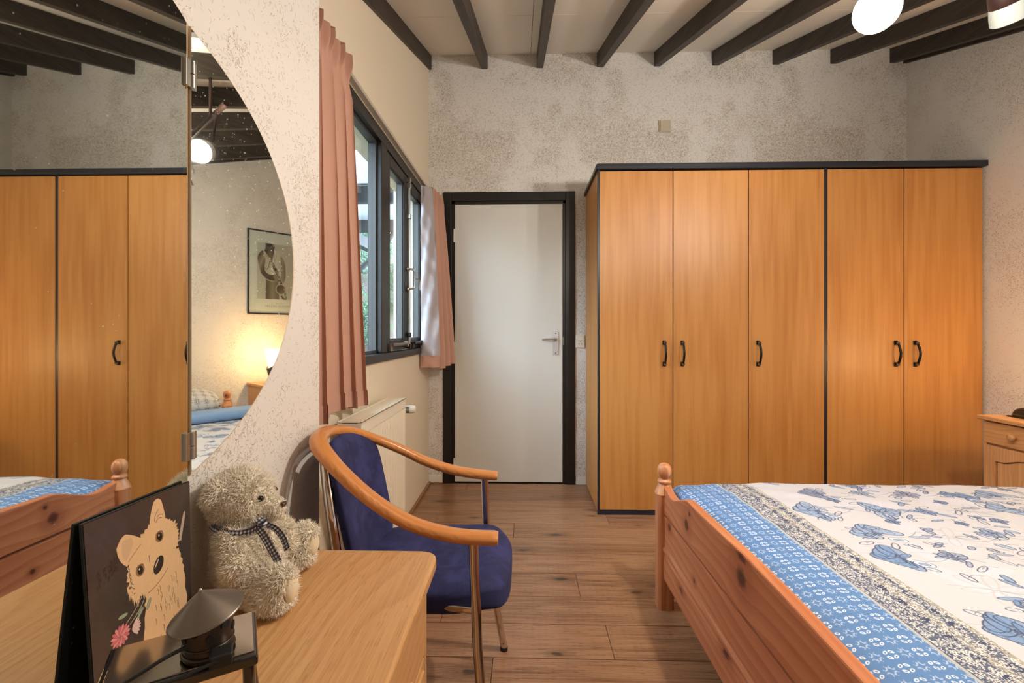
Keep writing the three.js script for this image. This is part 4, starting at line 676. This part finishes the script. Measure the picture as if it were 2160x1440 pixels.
// ---------------------------------------------------------------- picture of a drawn dog
{
  const t = canvasTex(1024, 1024, (g, w, h) => {
    g.fillStyle = 'rgb(64,54,52)'; g.fillRect(0, 0, w, h); const r = rng(8);
    for (let i = 0; i < 260; i++) { g.fillStyle = `rgba(${r() < 0.5 ? '44,36,35' : '92,80,76'},${0.04 + r() * 0.07})`; g.beginPath(); g.ellipse(r() * w, r() * h, 20 + r() * 120, 10 + r() * 50, r() * 3, 0, 7); g.fill(); }
    for (let i = 0; i < 60; i++) { g.fillStyle = 'rgba(36,29,29,0.8)'; const a = r(); g.fillRect(60 + a * 190, 300 + r() * 90 - a * 60, 4 + r() * 12, 6 + r() * 22); }
    const poly = (pts, fill) => { g.fillStyle = fill; g.beginPath(); pts.forEach((p, i) => i ? g.lineTo(p[0], p[1]) : g.moveTo(p[0], p[1])); g.closePath(); g.fill(); };
    const fuzzy = (pts, fill, amp) => { const o = []; for (let i = 0; i < pts.length; i++) { const a = pts[i], b = pts[(i + 1) % pts.length]; for (let k = 0; k < 6; k++) { const q = k / 6, s = (k % 2) * amp * (0.5 + r()); const dx = b[0] - a[0], dy = b[1] - a[1], l = Math.hypot(dx, dy) || 1; o.push([mix(a[0], b[0], q) + dy / l * s, mix(a[1], b[1], q) - dx / l * s]); } } poly(o, fill); };
    const fur = 'rgb(226,190,146)', ink = 'rgb(70,54,44)';
    const curve = (pts, fill) => { g.fillStyle = fill; g.beginPath(); g.moveTo(...pts[0]); for (let i = 1; i + 1 < pts.length; i += 2) g.quadraticCurveTo(...pts[i], ...pts[i + 1]); g.closePath(); g.fill(); };
    g.save(); g.scale(1, 0.76);
    // tail, body, ears, head
    curve([[880, 500], [900, 380], [945, 260], [965, 250], [965, 280], [940, 400], [905, 520]], 'rgb(190,170,150)');
    fuzzy([[560, 560], [760, 520], [880, 600], [930, 800], [980, 1345], [450, 1345], [520, 860]], fur, 16);
    fuzzy([[520, 700], [640, 700], [640, 1345], [430, 1345], [490, 900]], fur, 12);
    curve([[560, 330], [545, 190], [610, 50], [650, 8], [690, 60], [720, 150], [735, 260]], fur);
    curve([[330, 470], [250, 400], [245, 290], [280, 215], [330, 210], [420, 250], [500, 330]], fur);
    curve([[300, 400], [280, 330], [300, 260], [330, 240], [380, 260], [420, 320], [330, 420]], 'rgb(212,176,140)');
    fuzzy([[360, 420], [430, 330], [540, 250], [640, 230], [760, 260], [840, 330], [870, 420], [860, 520], [810, 600], [720, 680], [620, 760], [520, 790], [440, 760], [370, 690], [330, 560]], fur, 22);
    for (let i = 0; i < 26; i++) { const x = 330 + i * 13, y = 650 + Math.sin(i * 0.25) * 110; poly([[x - 14, y - 20], [x + 14, y - 20], [x - 4, y + 40 + r() * 50]], fur); }
    for (let i = 0; i < 900; i++) { const x = 300 + r() * 620, y = 200 + r() * 820; const p = g.getImageData ? 1 : 1; if (((x - 600) / 260) ** 2 + ((y - 500) / 280) ** 2 < 1 || (y > 760 && x > 540 && x < 880)) { g.strokeStyle = r() < 0.5 ? 'rgba(246,220,184,0.4)' : 'rgba(196,150,104,0.35)'; g.lineWidth = 2; g.beginPath(); g.moveTo(x, y); g.lineTo(x - 6 + r() * 12, y + 14 + r() * 14); g.stroke(); } }
    g.strokeStyle = ink; g.lineCap = 'round';
    const ln = (pts, lw = 4) => { g.lineWidth = lw; g.beginPath(); g.moveTo(...pts[0]); for (let i = 1; i + 1 < pts.length; i += 2) g.quadraticCurveTo(...pts[i], ...pts[i + 1]); g.stroke(); };
    ln([[610, 220], [620, 150], [660, 130]]); ln([[640, 200], [660, 160], [700, 190]]); ln([[625, 235], [650, 190], [690, 215]]);
    ln([[345, 440], [390, 400], [470, 350]]); for (let i = 0; i < 5; i++) ln([[345 + i * 6, 460 + i * 38], [335, 490 + i * 38], [350 + i * 10, 520 + i * 40]]);
    ln([[520, 790], [640, 780], [740, 690], [800, 620]], 5); ln([[540, 480], [548, 500], [545, 540]], 5);
    for (let i = 0; i < 44; i++) { const x = 580 + r() * 270, y = 760 + r() * 540; ln([[x, y], [x + 12, y + 24], [x + 4 + r() * 10, y + 56]], 3.5); }
    // eyes and nose
    for (const [x, y] of [[450, 560], [660, 370]]) { g.fillStyle = 'rgb(150,116,84)'; g.beginPath(); g.ellipse(x, y, 44, 50, -0.3, 0, 7); g.fill(); g.fillStyle = 'rgb(38,28,26)'; g.beginPath(); g.ellipse(x + 2, y, 27, 38, -0.3, 0, 7); g.fill(); g.fillStyle = 'rgb(226,206,180)'; g.beginPath(); g.ellipse(x - 6, y - 12, 7, 10, 0, 0, 7); g.fill(); g.strokeStyle = ink; ln([[x - 40, y - 30], [x, y - 62], [x + 34, y - 34]], 4); }
    g.fillStyle = 'rgb(32,24,24)'; g.beginPath(); g.ellipse(640, 610, 52, 74, 0.45, 0, 7); g.fill(); g.fillStyle = 'rgb(210,190,170)'; g.beginPath(); g.ellipse(620, 590, 8, 40, 0.6, 0, 7); g.fill();
    // flower
    g.strokeStyle = 'rgb(190,190,160)'; ln([[470, 760], [400, 850], [300, 900]], 6); ln([[500, 770], [450, 880], [330, 930]], 6); ln([[520, 780], [500, 860], [400, 950]], 5);
    for (const [x, y, a] of [[270, 830, 0.1], [430, 900, -0.9], [520, 880, -1.1]]) { g.fillStyle = 'rgb(150,168,142)'; g.beginPath(); g.ellipse(x, y, 44, 16, a, 0, 7); g.fill(); g.strokeStyle = 'rgb(92,104,86)'; g.lineWidth = 3; g.stroke(); }
    for (let k = 0; k < 15; k++) { const a = k * 0.42; g.fillStyle = k % 2 ? 'rgb(206,112,120)' : 'rgb(226,150,150)'; g.beginPath(); g.ellipse(240 + Math.cos(a) * 46, 965 + Math.sin(a) * 40, 44, 15, a, 0, 7); g.fill(); g.strokeStyle = 'rgba(120,60,66,0.7)'; g.lineWidth = 2; g.stroke(); }
    for (let k = 0; k < 7; k++) { const a = -0.9 + k * 0.3; g.fillStyle = 'rgb(226,196,190)'; g.beginPath(); g.ellipse(350 + Math.cos(a) * 40, 985 + Math.sin(a) * 40, 44, 12, a, 0, 7); g.fill(); }
    g.restore();
  });
  const c = thing('picture_panel', 'glossy picture of a drawn white terrier leaning against the mirror', 'picture');
  const TL = V(-0.572, 0.899, 0.587), TR = V(-0.570, 0.894, 0.778), BL = V(-0.55, DT + 0.001, 0.582), BR = V(-0.562, DT + 0.001, 0.772);
  const slab = (a, b, cc, d, th, n) => { // quad a(top left) b(top right) cc(bottom left) d(bottom right) with thickness away from the viewer
    const pos = [], uv = [], id = [], N = 10, off = n.clone().multiplyScalar(-th);
    for (let s = 0; s < 2; s++) for (let j = 0; j <= N; j++) for (let i = 0; i <= N; i++) { const p = a.clone().lerp(b, i / N).lerp(cc.clone().lerp(d, i / N), j / N); if (s) p.add(off); pos.push(...p.toArray()); uv.push(i / N, 1 - j / N); }
    const Q = N + 1; for (let j = 0; j < N; j++) for (let i = 0; i < N; i++) { const k = j * Q + i, o = Q * Q + k; id.push(k, k + Q, k + 1, k + 1, k + Q, k + Q + 1, o, o + 1, o + Q, o + 1, o + Q + 1, o + Q); }
    for (let i = 0; i < N; i++) { const e = (k, l) => { const o = Q * Q; id.push(k, l, k + o, l, l + o, k + o); }; e(i, i + 1); e(N * Q + i + 1, N * Q + i); e((i + 1) * Q, i * Q); e(i * Q + N, (i + 1) * Q + N); }
    const g = new THREE.BufferGeometry(); g.setAttribute('position', new THREE.Float32BufferAttribute(pos, 3)); g.setAttribute('uv', new THREE.Float32BufferAttribute(uv, 2)); g.setIndex(id); return toCreasedNormals(g, 0.5);
  };
  const nx = new THREE.Vector3(0.995, 0.08, 0).normalize();
  const shift = v => v.clone().addScaledVector(nx, -0.0012);
  mesh('backing_board', slab(shift(TL), shift(TR), shift(BL), shift(BR), 0.004, nx), M.rubber, c);
  const inset = (a, k) => a.clone().lerp(TL.clone().add(TR).add(BL).add(BR).multiplyScalar(0.25), k);
  mesh('picture_page', slab(inset(TL, 0.012), inset(TR, 0.012), inset(BL, 0.012), inset(BR, 0.012), 0.0008, nx), std({ map: t, roughness: 0.28, clearcoat: 0.4, clearcoatRoughness: 0.12 }), c);
}
// ---------------------------------------------------------------- teddy bear
{
  const b = thing('teddy_bear', 'cream shaggy teddy bear with gingham bow sitting on the dresser', 'teddy bear', [-0.524, DT, 0.872]); b.scale.setScalar(0.89);
  const caps = [ // a, b, ra, rb in local (x forward, y up, d away)
    [[0, .066, 0], [-.012, .128, 0], .063, .05], [[-.02, .194, .004], [-.012, .19, .004], .06, .057], [[.012, .18, .004], [.05, .172, .004], .036, .021],
    [[-.042, .222, -.043], [-.046, .215, -.05], .02, .017], [[-.042, .222, .05], [-.046, .215, .056], .02, .017],
    [[.02, .042, -.045], [.095, .04, -.078], .036, .034], [[.1, .036, -.08], [.112, .062, -.082], .033, .027],
    [[.02, .042, .045], [.06, .042, .08], .036, .032], [[.066, .036, .088], [.076, .074, .092], .03, .026],
    [[-.005, .128, -.046], [.022, .085, -.07], .027, .024], [[.022, .085, -.07], [.05, .066, -.06], .024, .022],
    [[-.005, .128, .046], [.03, .095, .066], .027, .024], [[.03, .095, .066], [.055, .078, .05], .024, .022]];
  const cap = (p, [a, q, ra, rb]) => { const ab = [q[0] - a[0], q[1] - a[1], q[2] - a[2]], ap = [p[0] - a[0], p[1] - a[1], p[2] - a[2]], h = Math.min(1, Math.max(0, (ab[0] * ap[0] + ab[1] * ap[1] + ab[2] * ap[2]) / (ab[0] ** 2 + ab[1] ** 2 + ab[2] ** 2))); return Math.hypot(ap[0] - ab[0] * h, ap[1] - ab[1] * h, ap[2] - ab[2] * h) - mix(ra, rb, h); };
  const smin = (a, q, k) => { const h = Math.max(0, k - Math.abs(a - q)) / k; return Math.min(a, q) - h * h * k * 0.25; };
  const size = 64, S = 0.17, ctr = [0.015, 0.125, 0], mc = new MarchingCubes(size, M.white, false, false, 60000);
  mc.isolation = 0;
  for (let z = 0; z < size; z++) for (let y = 0; y < size; y++) for (let x = 0; x < size; x++) {
    const p = [ctr[0] + (x - size / 2) / (size / 2) * S, ctr[1] + (y - size / 2) / (size / 2) * S, ctr[2] + (z - size / 2) / (size / 2) * S];
    let d = 1; for (const k of caps) d = smin(d, cap(p, k), 0.014); d = Math.max(d, 0.004 - p[1]); mc.field[x + y * size + z * size * size] = -d;
  }
  mc.update();
  const n = mc.count, P = new Float32Array(n * 3); for (let i = 0; i < n; i++) { P[i * 3] = ctr[0] + mc.positionArray[i * 3] * S; P[i * 3 + 1] = ctr[1] + mc.positionArray[i * 3 + 1] * S; P[i * 3 + 2] = -(ctr[2] + mc.positionArray[i * 3 + 2] * S); }
  for (let i = 0; i < n; i += 3) for (let k = 0; k < 3; k++) { const t = P[i * 3 + 3 + k]; P[i * 3 + 3 + k] = P[i * 3 + 6 + k]; P[i * 3 + 6 + k] = t; } // mirrored axis: turn faces
  let g = new THREE.BufferGeometry(); g.setAttribute('position', new THREE.BufferAttribute(P, 3)); g = mergeVertices(g, 1e-5); g.computeVertexNormals();
  const furM = std({ color: 0xeeddc0, roughness: 0.95, sheen: 0.4 });
  const body = mesh('body', g, furM, b);
  const r = rng(55), smp = new MeshSurfaceSampler(body); smp.setRandomGenerator(r); smp.build();
  const tuft = new THREE.ConeGeometry(0.0015, 0.012, 4, 3); { const p = tuft.attributes.position; for (let i = 0; i < p.count; i++) { const y = p.getY(i) + 0.006; p.setY(i, y); p.setX(i, p.getX(i) + y * y * 42); } tuft.computeVertexNormals(); }
  const NF = 42000, fur = new THREE.InstancedMesh(tuft, std({ color: 0xffffff, roughness: 0.9, sheen: 0.3 }), NF); fur.name = 'fur'; fur.castShadow = fur.receiveShadow = true; fur.userData.kind = 'stuff';
  const pp = new THREE.Vector3(), nn = new THREE.Vector3(), mm = new THREE.Matrix4(), qq = new THREE.Quaternion(), col = new THREE.Color(), sc = new THREE.Vector3(), up = new THREE.Vector3(0, 1, 0);
  let made = 0; const pads = [[.128, .05, -.082], [.092, .056, .092]];
  for (let i = 0; i < NF; i++) {
    smp.sample(pp, nn);
    const d = -pp.z, onPad = pads.some(q => pp.x > q[0] - 0.004 && Math.abs(pp.y - q[1]) < 0.024 && Math.abs(d - q[2]) < 0.02);
    const clump = vn((pp.x + 1) * 55, (pp.y + 1) * 55 + (pp.z + 1) * 31, 999, 999) * 6.28, cl2 = vn((pp.z + 1) * 48, (pp.y + 1) * 48, 999, 999) - 0.5;
    const dir = nn.clone().add(new THREE.Vector3(Math.cos(clump) * 0.7, -0.35 + cl2 * 0.9, Math.sin(clump) * 0.7)).add(new THREE.Vector3(r() - 0.5, r() - 0.5, r() - 0.5).multiplyScalar(0.6)).normalize();
    if (pp.y < 0.02) dir.y = Math.abs(dir.y) * 0.2; if (pp.x < -0.05) dir.x = Math.max(dir.x, -0.05);
    qq.setFromUnitVectors(up, dir.normalize()).multiply(new THREE.Quaternion().setFromAxisAngle(up, r() * 6.28));
    const head = pp.y > 0.15 && pp.x > 0.03, L = onPad ? 0.05 : (head ? 0.5 : 0.75 + r() * 0.5);
    sc.set(1 + r() * 0.5, L, 1 + r() * 0.5); mm.compose(pp, qq, sc); fur.setMatrixAt(i, mm);
    col.setRGB(0.86, 0.75, 0.58).lerp(new THREE.Color(0.98, 0.94, 0.86), r()); fur.setColorAt(i, col);
  }
  b.add(fur);
  const black = std({ color: 0x120d0a, roughness: 0.12 });
  for (const s of [-1, 1]) mesh('eye', new THREE.SphereGeometry(0.0065, 16, 12).translate(0.038, 0.203, -(0.004 + s * 0.028)), black, b);
  mesh('nose', new THREE.SphereGeometry(1, 18, 14).scale(0.006, 0.0055, 0.009).translate(0.0725, 0.182, -0.004), std({ color: 0x4a2f22, roughness: 0.4 }), b);
  const pad = std({ color: 0xe2d2b6, roughness: 0.9 });
  for (const q of pads) mesh('foot_pad', new THREE.SphereGeometry(1, 20, 14).scale(0.012, 0.026, 0.021).translate(q[0] + 0.004, q[1], -q[2]), pad, b);
  const ging = canvasTex(128, 128, (c, w) => { c.fillStyle = '#e9e6e2'; c.fillRect(0, 0, w, w); c.fillStyle = 'rgba(24,30,62,0.62)'; for (let i = 0; i < 4; i++) { c.fillRect(i * 32, 0, 16, w); c.fillRect(0, i * 32, w, 16); } });
  const gm = std({ map: ging, roughness: 0.75, side: THREE.DoubleSide, tm: [0.028, 0.028] });
  const rib = (pts, w, wv) => { const cv = new THREE.CatmullRomCurve3(pts.map(p => new THREE.Vector3(p[0], p[1], -p[2]))), N = 18, ps = [], uv = [], id = []; for (let i = 0; i <= N; i++) { const p = cv.getPointAt(i / N); for (const s of [-1, 0, 1]) { const e = new THREE.Vector3(...wv).normalize().multiplyScalar(s * w / 2); ps.push(p.x + e.x + (s === 0 ? 0.001 : 0), p.y + e.y, p.z + e.z + (s === 0 ? 0.0025 : 0)); uv.push(i / N * cv.getLength() / 0.028, s * w / 2 / 0.028); } } for (let i = 0; i < N; i++) for (let k = 0; k < 2; k++) { const a = i * 3 + k; id.push(a, a + 1, a + 3, a + 1, a + 4, a + 3); } const gg = new THREE.BufferGeometry(); gg.setAttribute('position', new THREE.Float32BufferAttribute(ps, 3)); gg.setAttribute('uv', new THREE.Float32BufferAttribute(uv, 2)); gg.setIndex(id); gg.computeVertexNormals(); return strip(gg); };
  const bow = mesh('bow', join([rib([[.046, .15, -.045], [.064, .135, -.052], [.08, .112, -.056], [.098, .083, -.058]], .019, [0.8, 0.6, 0.1]), rib([[.044, .152, -.026], [.066, .14, -.02], [.082, .118, -.016], [.098, .1, -.03]], .016, [0.75, 0.65, 0.1]), new THREE.SphereGeometry(0.011, 14, 10).scale(1, 0.9, 1.1).translate(.044, .153, .028), rib([[.044, .155, -.03], [.058, .172, -.045], [.05, .165, -.056], [.044, .152, -.034]], .014, [0.9, -0.3, 0.3])]), gm, b);
  mesh('collar', rib([[.042, .15, -.03], [.03, .145, -.055], [-.02, .15, -.066], [-.066, .152, -.03], [-.07, .152, .02], [-.03, .15, .066], [.025, .145, .055], [.042, .15, -.01]], .014, [0.1, 1, 0]), gm, b);
}
// ---------------------------------------------------------------- little metal stand with cone-capped burner
{
  const l = thing('burner_stand', 'small black footed stand with cone-capped metal chimney and cord', 'burner', [-0.413, DT, 0.553]);
  l.rotation.y = THREE.MathUtils.degToRad(32);
  const H = 0.094, plate = std({ color: 0xb9aea0, metalness: 1, roughness: 0.13 });
  mesh('frame', bx(-0.078, 0.078, H - 0.004, H + 0.008, -0.052, 0.052, 0.003), M.glossBlack, l);
  mesh('top_plate', bx(-0.072, 0.074, H + 0.0075, H + 0.0095, -0.042, 0.049, 0.001), plate, l);
  for (const sx of [-1, 1]) for (const sz of [-1, 1]) mesh('leg', tube([new THREE.Vector3(sx * 0.068, H - 0.002, sz * 0.043), new THREE.Vector3(sx * 0.07, H * 0.5, sz * 0.044), new THREE.Vector3(sx * 0.075, 0.001, sz * 0.047)], 0.007, 8, 8), M.glossBlack, l);
  const bz = 0.014, bxx = 0.026, y0 = H + 0.0096;
  const ch = mesh('chimney', join([lathe([[0.026, 0], [0.026, 0.046], [0.0245, 0.046], [0.0245, 0]], 36).translate(bxx, y0, bz), new THREE.TorusGeometry(0.0262, 0.0025, 8, 36).rotateX(Math.PI / 2).translate(bxx, y0 + 0.004, bz), new THREE.TorusGeometry(0.0262, 0.0014, 8, 36).rotateX(Math.PI / 2).translate(bxx, y0 + 0.014, bz)]), std({ color: 0x4c443e, metalness: 0.85, roughness: 0.4, side: THREE.DoubleSide }), l);
  for (let k = 0; k < 10; k++) { const a = k * Math.PI / 5 + 0.2; mesh('air_hole', cyl(0.0052, 0.0052, 0.002, 14).rotateZ(Math.PI / 2).rotateY(-a).translate(bxx + Math.cos(a) * 0.026, y0 + (k % 2 ? 0.036 : 0.026), bz + Math.sin(a) * 0.026), M.darkHole, ch); }
  const cone = lathe([[0, 0.03], [0.002, 0.0295], [0.017, 0.019], [0.039, 0.002], [0.0405, 0], [0.0395, -0.001], [0.017, 0.016], [0, 0.026]], 48);
  cone.rotateZ(0.2).rotateX(0.05).translate(bxx - 0.002, y0 + 0.046, bz); mesh('cone_cap', cone, M.gunmetal, l);
  mesh('cap_tip', new THREE.SphereGeometry(0.0022, 10, 8).translate(0, 0.0305, 0).rotateZ(0.2).rotateX(0.05).translate(bxx - 0.002, y0 + 0.046, bz), M.chrome, l);
  mesh('plug_block', bx(bxx + 0.002, bxx + 0.026, y0, y0 + 0.016, -(bz + 0.046), -(bz + 0.024), 0.003), M.rubber, l);
  mesh('cord', join([tube([new THREE.Vector3(bxx - 0.02, y0 + 0.028, bz + 0.03), new THREE.Vector3(-0.02, y0 + 0.024, 0.052), new THREE.Vector3(-0.062, y0 + 0.006, 0.062), new THREE.Vector3(-0.082, H - 0.03, 0.07), new THREE.Vector3(-0.1, 0.012, 0.085), new THREE.Vector3(-0.13, 0.004, 0.13)], 0.0022, 40, 8), tube([new THREE.Vector3(bxx + 0.012, y0 + 0.01, bz + 0.044), new THREE.Vector3(0.0, y0 + 0.006, 0.062), new THREE.Vector3(-0.06, y0 + 0.001, 0.068), new THREE.Vector3(-0.085, H - 0.05, 0.085), new THREE.Vector3(-0.09, 0.004, 0.12)], 0.0022, 40, 8)]), M.rubber, l);
}
// ---------------------------------------------------------------- ceiling spots
{
  const f = thing('spot_bar', 'ceiling bar with swivelling spots, one lit towards the mirror', 'ceiling light');
  const yb = 2.16, db = 1.26, brown = std({ color: 0x3a2622, roughness: 0.35, metalness: 0.4 }), lip = std({ color: 0xa3a8a4, roughness: 0.4 });
  mesh('bar', cyl(0.012, 0.012, 1.0, 16).rotateZ(Math.PI / 2).translate(1.28, yb, -db), brown, f);
  for (const x of [1.0, 1.433]) mesh('ceiling_rod', cyl(0.007, 0.007, ceilY(db) - 0.1 - yb, 12).translate(x, (ceilY(db) - 0.1 + yb) / 2, -db), brown, f);
  const head = (at, dir, lit, power) => {
    const h = new THREE.Group(); h.name = 'spot_head'; f.add(h); h.position.copy(V(...at)); const q = new THREE.Quaternion().setFromUnitVectors(new THREE.Vector3(0, 1, 0), V(...dir).normalize()); h.quaternion.copy(q);
    mesh('cup', lathe([[0.0, -0.085], [0.022, -0.083], [0.036, -0.07], [0.044, -0.045], [0.046, -0.02], [0.043, -0.02], [0.038, -0.05], [0.018, -0.07], [0, -0.072]], 36), brown, h);
    mesh('shade_lip', lathe([[0.046, -0.022], [0.05, 0.0], [0.052, 0.02], [0.05, 0.022], [0.047, 0.0], [0.043, -0.02]], 36), lip, h);
    if (!lit) mesh('reflector', lathe([[0, -0.01], [0.03, -0.006], [0.046, 0.004]], 30), lip, h); else mesh('bulb', lathe([[0, 0.026], [0.018, 0.024], [0.03, 0.016], [0.034, 0.004], [0.03, -0.012], [0.015, -0.05], [0, -0.052]], 28), std({ color: 0xffffff, emissive: new THREE.Color(1, 0.86, 0.66), emissiveIntensity: 14 }), h);
    const arm = V(...at).addScaledVector(V(...dir).normalize(), -0.08);
    mesh('swivel_arm', tube([arm, arm.clone().lerp(new THREE.Vector3(at[0], yb, -db), 0.55).add(new THREE.Vector3(0, 0.01, 0)), new THREE.Vector3(at[0], yb, -db)], 0.006, 12, 8), brown, f);
    const p = V(...at).addScaledVector(V(...dir).normalize(), 0.05); return p;
  };
  const p1 = head([0.896, 1.962, 1.2], [-0.62, -0.42, -0.62], true);
  lamp(new THREE.PointLight(new THREE.Color(1, 0.91, 0.79), 4.2), p1.x, p1.y, -p1.z, 1.8);
  head([1.235, 1.965, 1.2], [0.55, -0.7, 0.3], false);
  const p2 = head([1.7, 1.99, 1.22], [0.5, -0.75, 0.5], true);
  lamp(new THREE.PointLight(new THREE.Color(1, 0.91, 0.79), 2.1), p2.x, p2.y, -p2.z, 1.8);
  const p3 = head([1.47, 1.99, 1.27], [-0.32, 0.4, 0.85], true);
  aim(lamp(new THREE.SpotLight(new THREE.Color(1, 0.95, 0.88), 4, 0, 0.85, 0.9), p3.x, p3.y, -p3.z, 1.8), p3.x - 0.32, p3.y + 0.4, -p3.z + 0.85);
}
// ---------------------------------------------------------------- outside the window
{
  const litter = dataTex(1024, 1024, (u, v) => { const a = vn(u * 190, v * 150, 190, 150), b = vn(u * 70 + 3, v * 90, 70, 90), c = vn(u * 9, v * 9, 9, 9); let k = mix3([40, 34, 28], [108, 98, 86], sm(0.25, 0.8, 0.6 * a + 0.4 * b)); if (c > 0.56) k = mix3(k, [52, 76, 40], sm(0.56, 0.72, c) * 0.8); return k; });
  const hY = (x, d) => -0.12 + 0.42 * Math.max(0, -x - 3.2) * sm(3.2, 5, -x) + 0.2 * Math.max(0, d - 9) + 0.25 * (vn(x * 0.5 + 80, d * 0.5 + 80, 997, 997) - 0.5) * sm(3, 5, -x);
  const g = new THREE.PlaneGeometry(34, 46, 70, 90).rotateX(-Math.PI / 2).translate(-18.0, 0, -14); const p = g.attributes.position, uv = g.attributes.uv;
  for (let i = 0; i < p.count; i++) { p.setY(i, hY(p.getX(i), -p.getZ(i))); uv.setXY(i, p.getX(i) / 3, p.getZ(i) / 3); } g.computeVertexNormals();
  structure(mesh('garden_ground', g, std({ map: litter, roughness: 0.95 })), 'garden bank covered with leaf litter outside');
  const r = rng(17), leafC = [0x4c6a4d, 0x5c7a62, 0x44603f, 0x67806a];
  const bushGeo = (n, R, H, seed) => { const q = rng(seed), ps = [], id = []; for (let i = 0; i < n; i++) { const a = q() * 6.28, rr = R * Math.sqrt(q()), y = H * (0.08 + 0.92 * q()), k = Math.sqrt(Math.max(0, 1 - (y / H) ** 2)) + 0.1, c = new THREE.Vector3(Math.cos(a) * rr * k, y, Math.sin(a) * rr * k), e = new THREE.Vector3(q() - 0.5, q() - 0.3, q() - 0.5).normalize(), s = new THREE.Vector3(q() - 0.5, q() - 0.5, q() - 0.5).cross(e).normalize(), l = 0.05 + q() * 0.08, w = l * 0.28, b = ps.length / 3; for (const t of [c.clone().addScaledVector(e, -l), c.clone().addScaledVector(s, w).add(new THREE.Vector3(0, 0.012, 0)), c.clone().addScaledVector(e, l), c.clone().addScaledVector(s, -w).add(new THREE.Vector3(0, 0.012, 0))]) ps.push(t.x, t.y, t.z); id.push(b, b + 1, b + 2, b, b + 2, b + 3); } const gg = new THREE.BufferGeometry(); gg.setAttribute('position', new THREE.Float32BufferAttribute(ps, 3)); gg.setIndex(id); gg.computeVertexNormals(); return gg; };
  const variants = [bushGeo(2600, 1.0, 1.5, 1), bushGeo(2600, 1.3, 1.1, 2), bushGeo(3200, 1.1, 2.2, 3)], mats = leafC.map(c => std({ color: c, roughness: 0.8, transmission: 0.3, thickness: 0, side: THREE.DoubleSide }));
  let k = 0;
  for (const [x, d, s] of [[-4.4, 12.0, 0.8], [-6.3, 14.4, 0.9], [-4.2, 16.6, 0.95], [-7.2, 18.4, 1.1], [-4.6, 20.6, 1.2], [-8.2, 23.2, 1.3]]) {
    const b = thing('shrub', 'pale green shrub on the bank outside the window', 'shrub', [x, hY(x, d) - 0.05, d], 'shrubs on the bank outside'); b.scale.setScalar(s);
    mesh('foliage', variants[k % 3], mats[k % 4], b); mesh('stem', tube([new THREE.Vector3(0, 0, 0), new THREE.Vector3(0.03, 0.5, 0), new THREE.Vector3(-0.02, 0.9, 0.03)], 0.02, 6, 6), std({ color: 0x6a5b48 }), b); k++;
  }
  const bark = std({ color: 0x8a8278, roughness: 0.9 });
  for (const [x, d, h] of [[-6.2, 25.5, 9], [-11.5, 26.5, 10], [-8.6, 31.5, 11]]) {
    const t = thing('tree', 'slender bare tree on the slope outside the window', 'tree', [x, hY(x, d) - 0.1, d], 'bare trees on the slope outside'), q = rng(Math.floor(-x * 100)), br = [];
    mesh('trunk', tube([new THREE.Vector3(0, 0, 0), new THREE.Vector3(0.1, h * 0.5, 0.1), new THREE.Vector3(0, h, 0)], 0.09, 10, 8), bark, t);
    for (let i = 0; i < 46; i++) { const y = h * (0.15 + q() * 0.8), a = q() * 6.28, l = 0.8 + q() * 1.6, c = Math.cos(a), s = Math.sin(a); br.push(tube([new THREE.Vector3(0.05, y, 0.05), new THREE.Vector3(c * l * 0.5, y + l * 0.3, s * l * 0.5), new THREE.Vector3(c * l, y + l * 0.75, s * l)], 0.012, 5, 4)); for (let m = 0; m < 3; m++) { const k2 = 0.4 + q() * 0.5, a2 = a + (q() - 0.5) * 2; br.push(tube([new THREE.Vector3(c * l * k2, y + l * 0.6 * k2, s * l * k2), new THREE.Vector3(c * l * k2 + Math.cos(a2) * 0.25, y + l * 0.6 * k2 + 0.2, s * l * k2 + Math.sin(a2) * 0.25), new THREE.Vector3(c * l * k2 + Math.cos(a2) * 0.6, y + l * 0.6 * k2 + 0.35, s * l * k2 + Math.sin(a2) * 0.6)], 0.006, 4, 4)); } }
    mesh('branches', join(br), bark, t);
  }
  // timber shelter roof outside
  const c = thing('timber_shelter', 'timber shelter roof with dark beams and white boarding outside the window', 'shelter'), dk = std({ color: 0x2e2f31, roughness: 0.6 }), wh = std({ color: 0xb9bec2, roughness: 0.7 });
  const slope = d => 2.78 + 0.05 * (d - 3);
  for (let i = 0; i < 5; i++) { const d0 = 3.6 + i * 1.2, d1 = d0 + 1.196, gg = bx(-3.3, -1.0, 0, 0.05, d0, d1); gg.translate(0, slope(d0) + 0.22, 0); mesh('roof_board', gg, wh, c); }
  for (const [d, y] of [[4.1, 0], [6.2, -0.02], [8.4, -0.05]]) mesh('cross_beam', bx(-3.3, -1.0, slope(d) + y - 0.02, slope(d) + y + 0.2, d, d + 0.12, 0.006), dk, c);
  for (const d of [4.1, 8.4]) { mesh('post', bx(-3.25, -3.11, -0.3, slope(d), d, d + 0.14, 0.006), dk, c); mesh('brace', tube([V(-3.18, slope(d) - 0.9, d + 0.06), V(-2.7, slope(d) - 0.45, d + 0.06), V(-2.3, slope(d) + 0.02, d + 0.06)], 0.05, 6, 4), dk, c); }
  mesh('long_beam', bx(-3.28, -3.12, slope(4) - 0.02, slope(4) + 0.2, 3.6, 9.6, 0.006), dk, c);
  mesh('brace', tube([V(-3.2, slope(4) - 1.0, 4.16), V(-3.2, slope(4) - 0.4, 4.9), V(-3.2, slope(4), 5.4)], 0.05, 6, 4), dk, c);
}
scene.traverse(o => { if (o.isMesh) o.castShadow = o.receiveShadow = true; });
renderer.render(scene, camera);
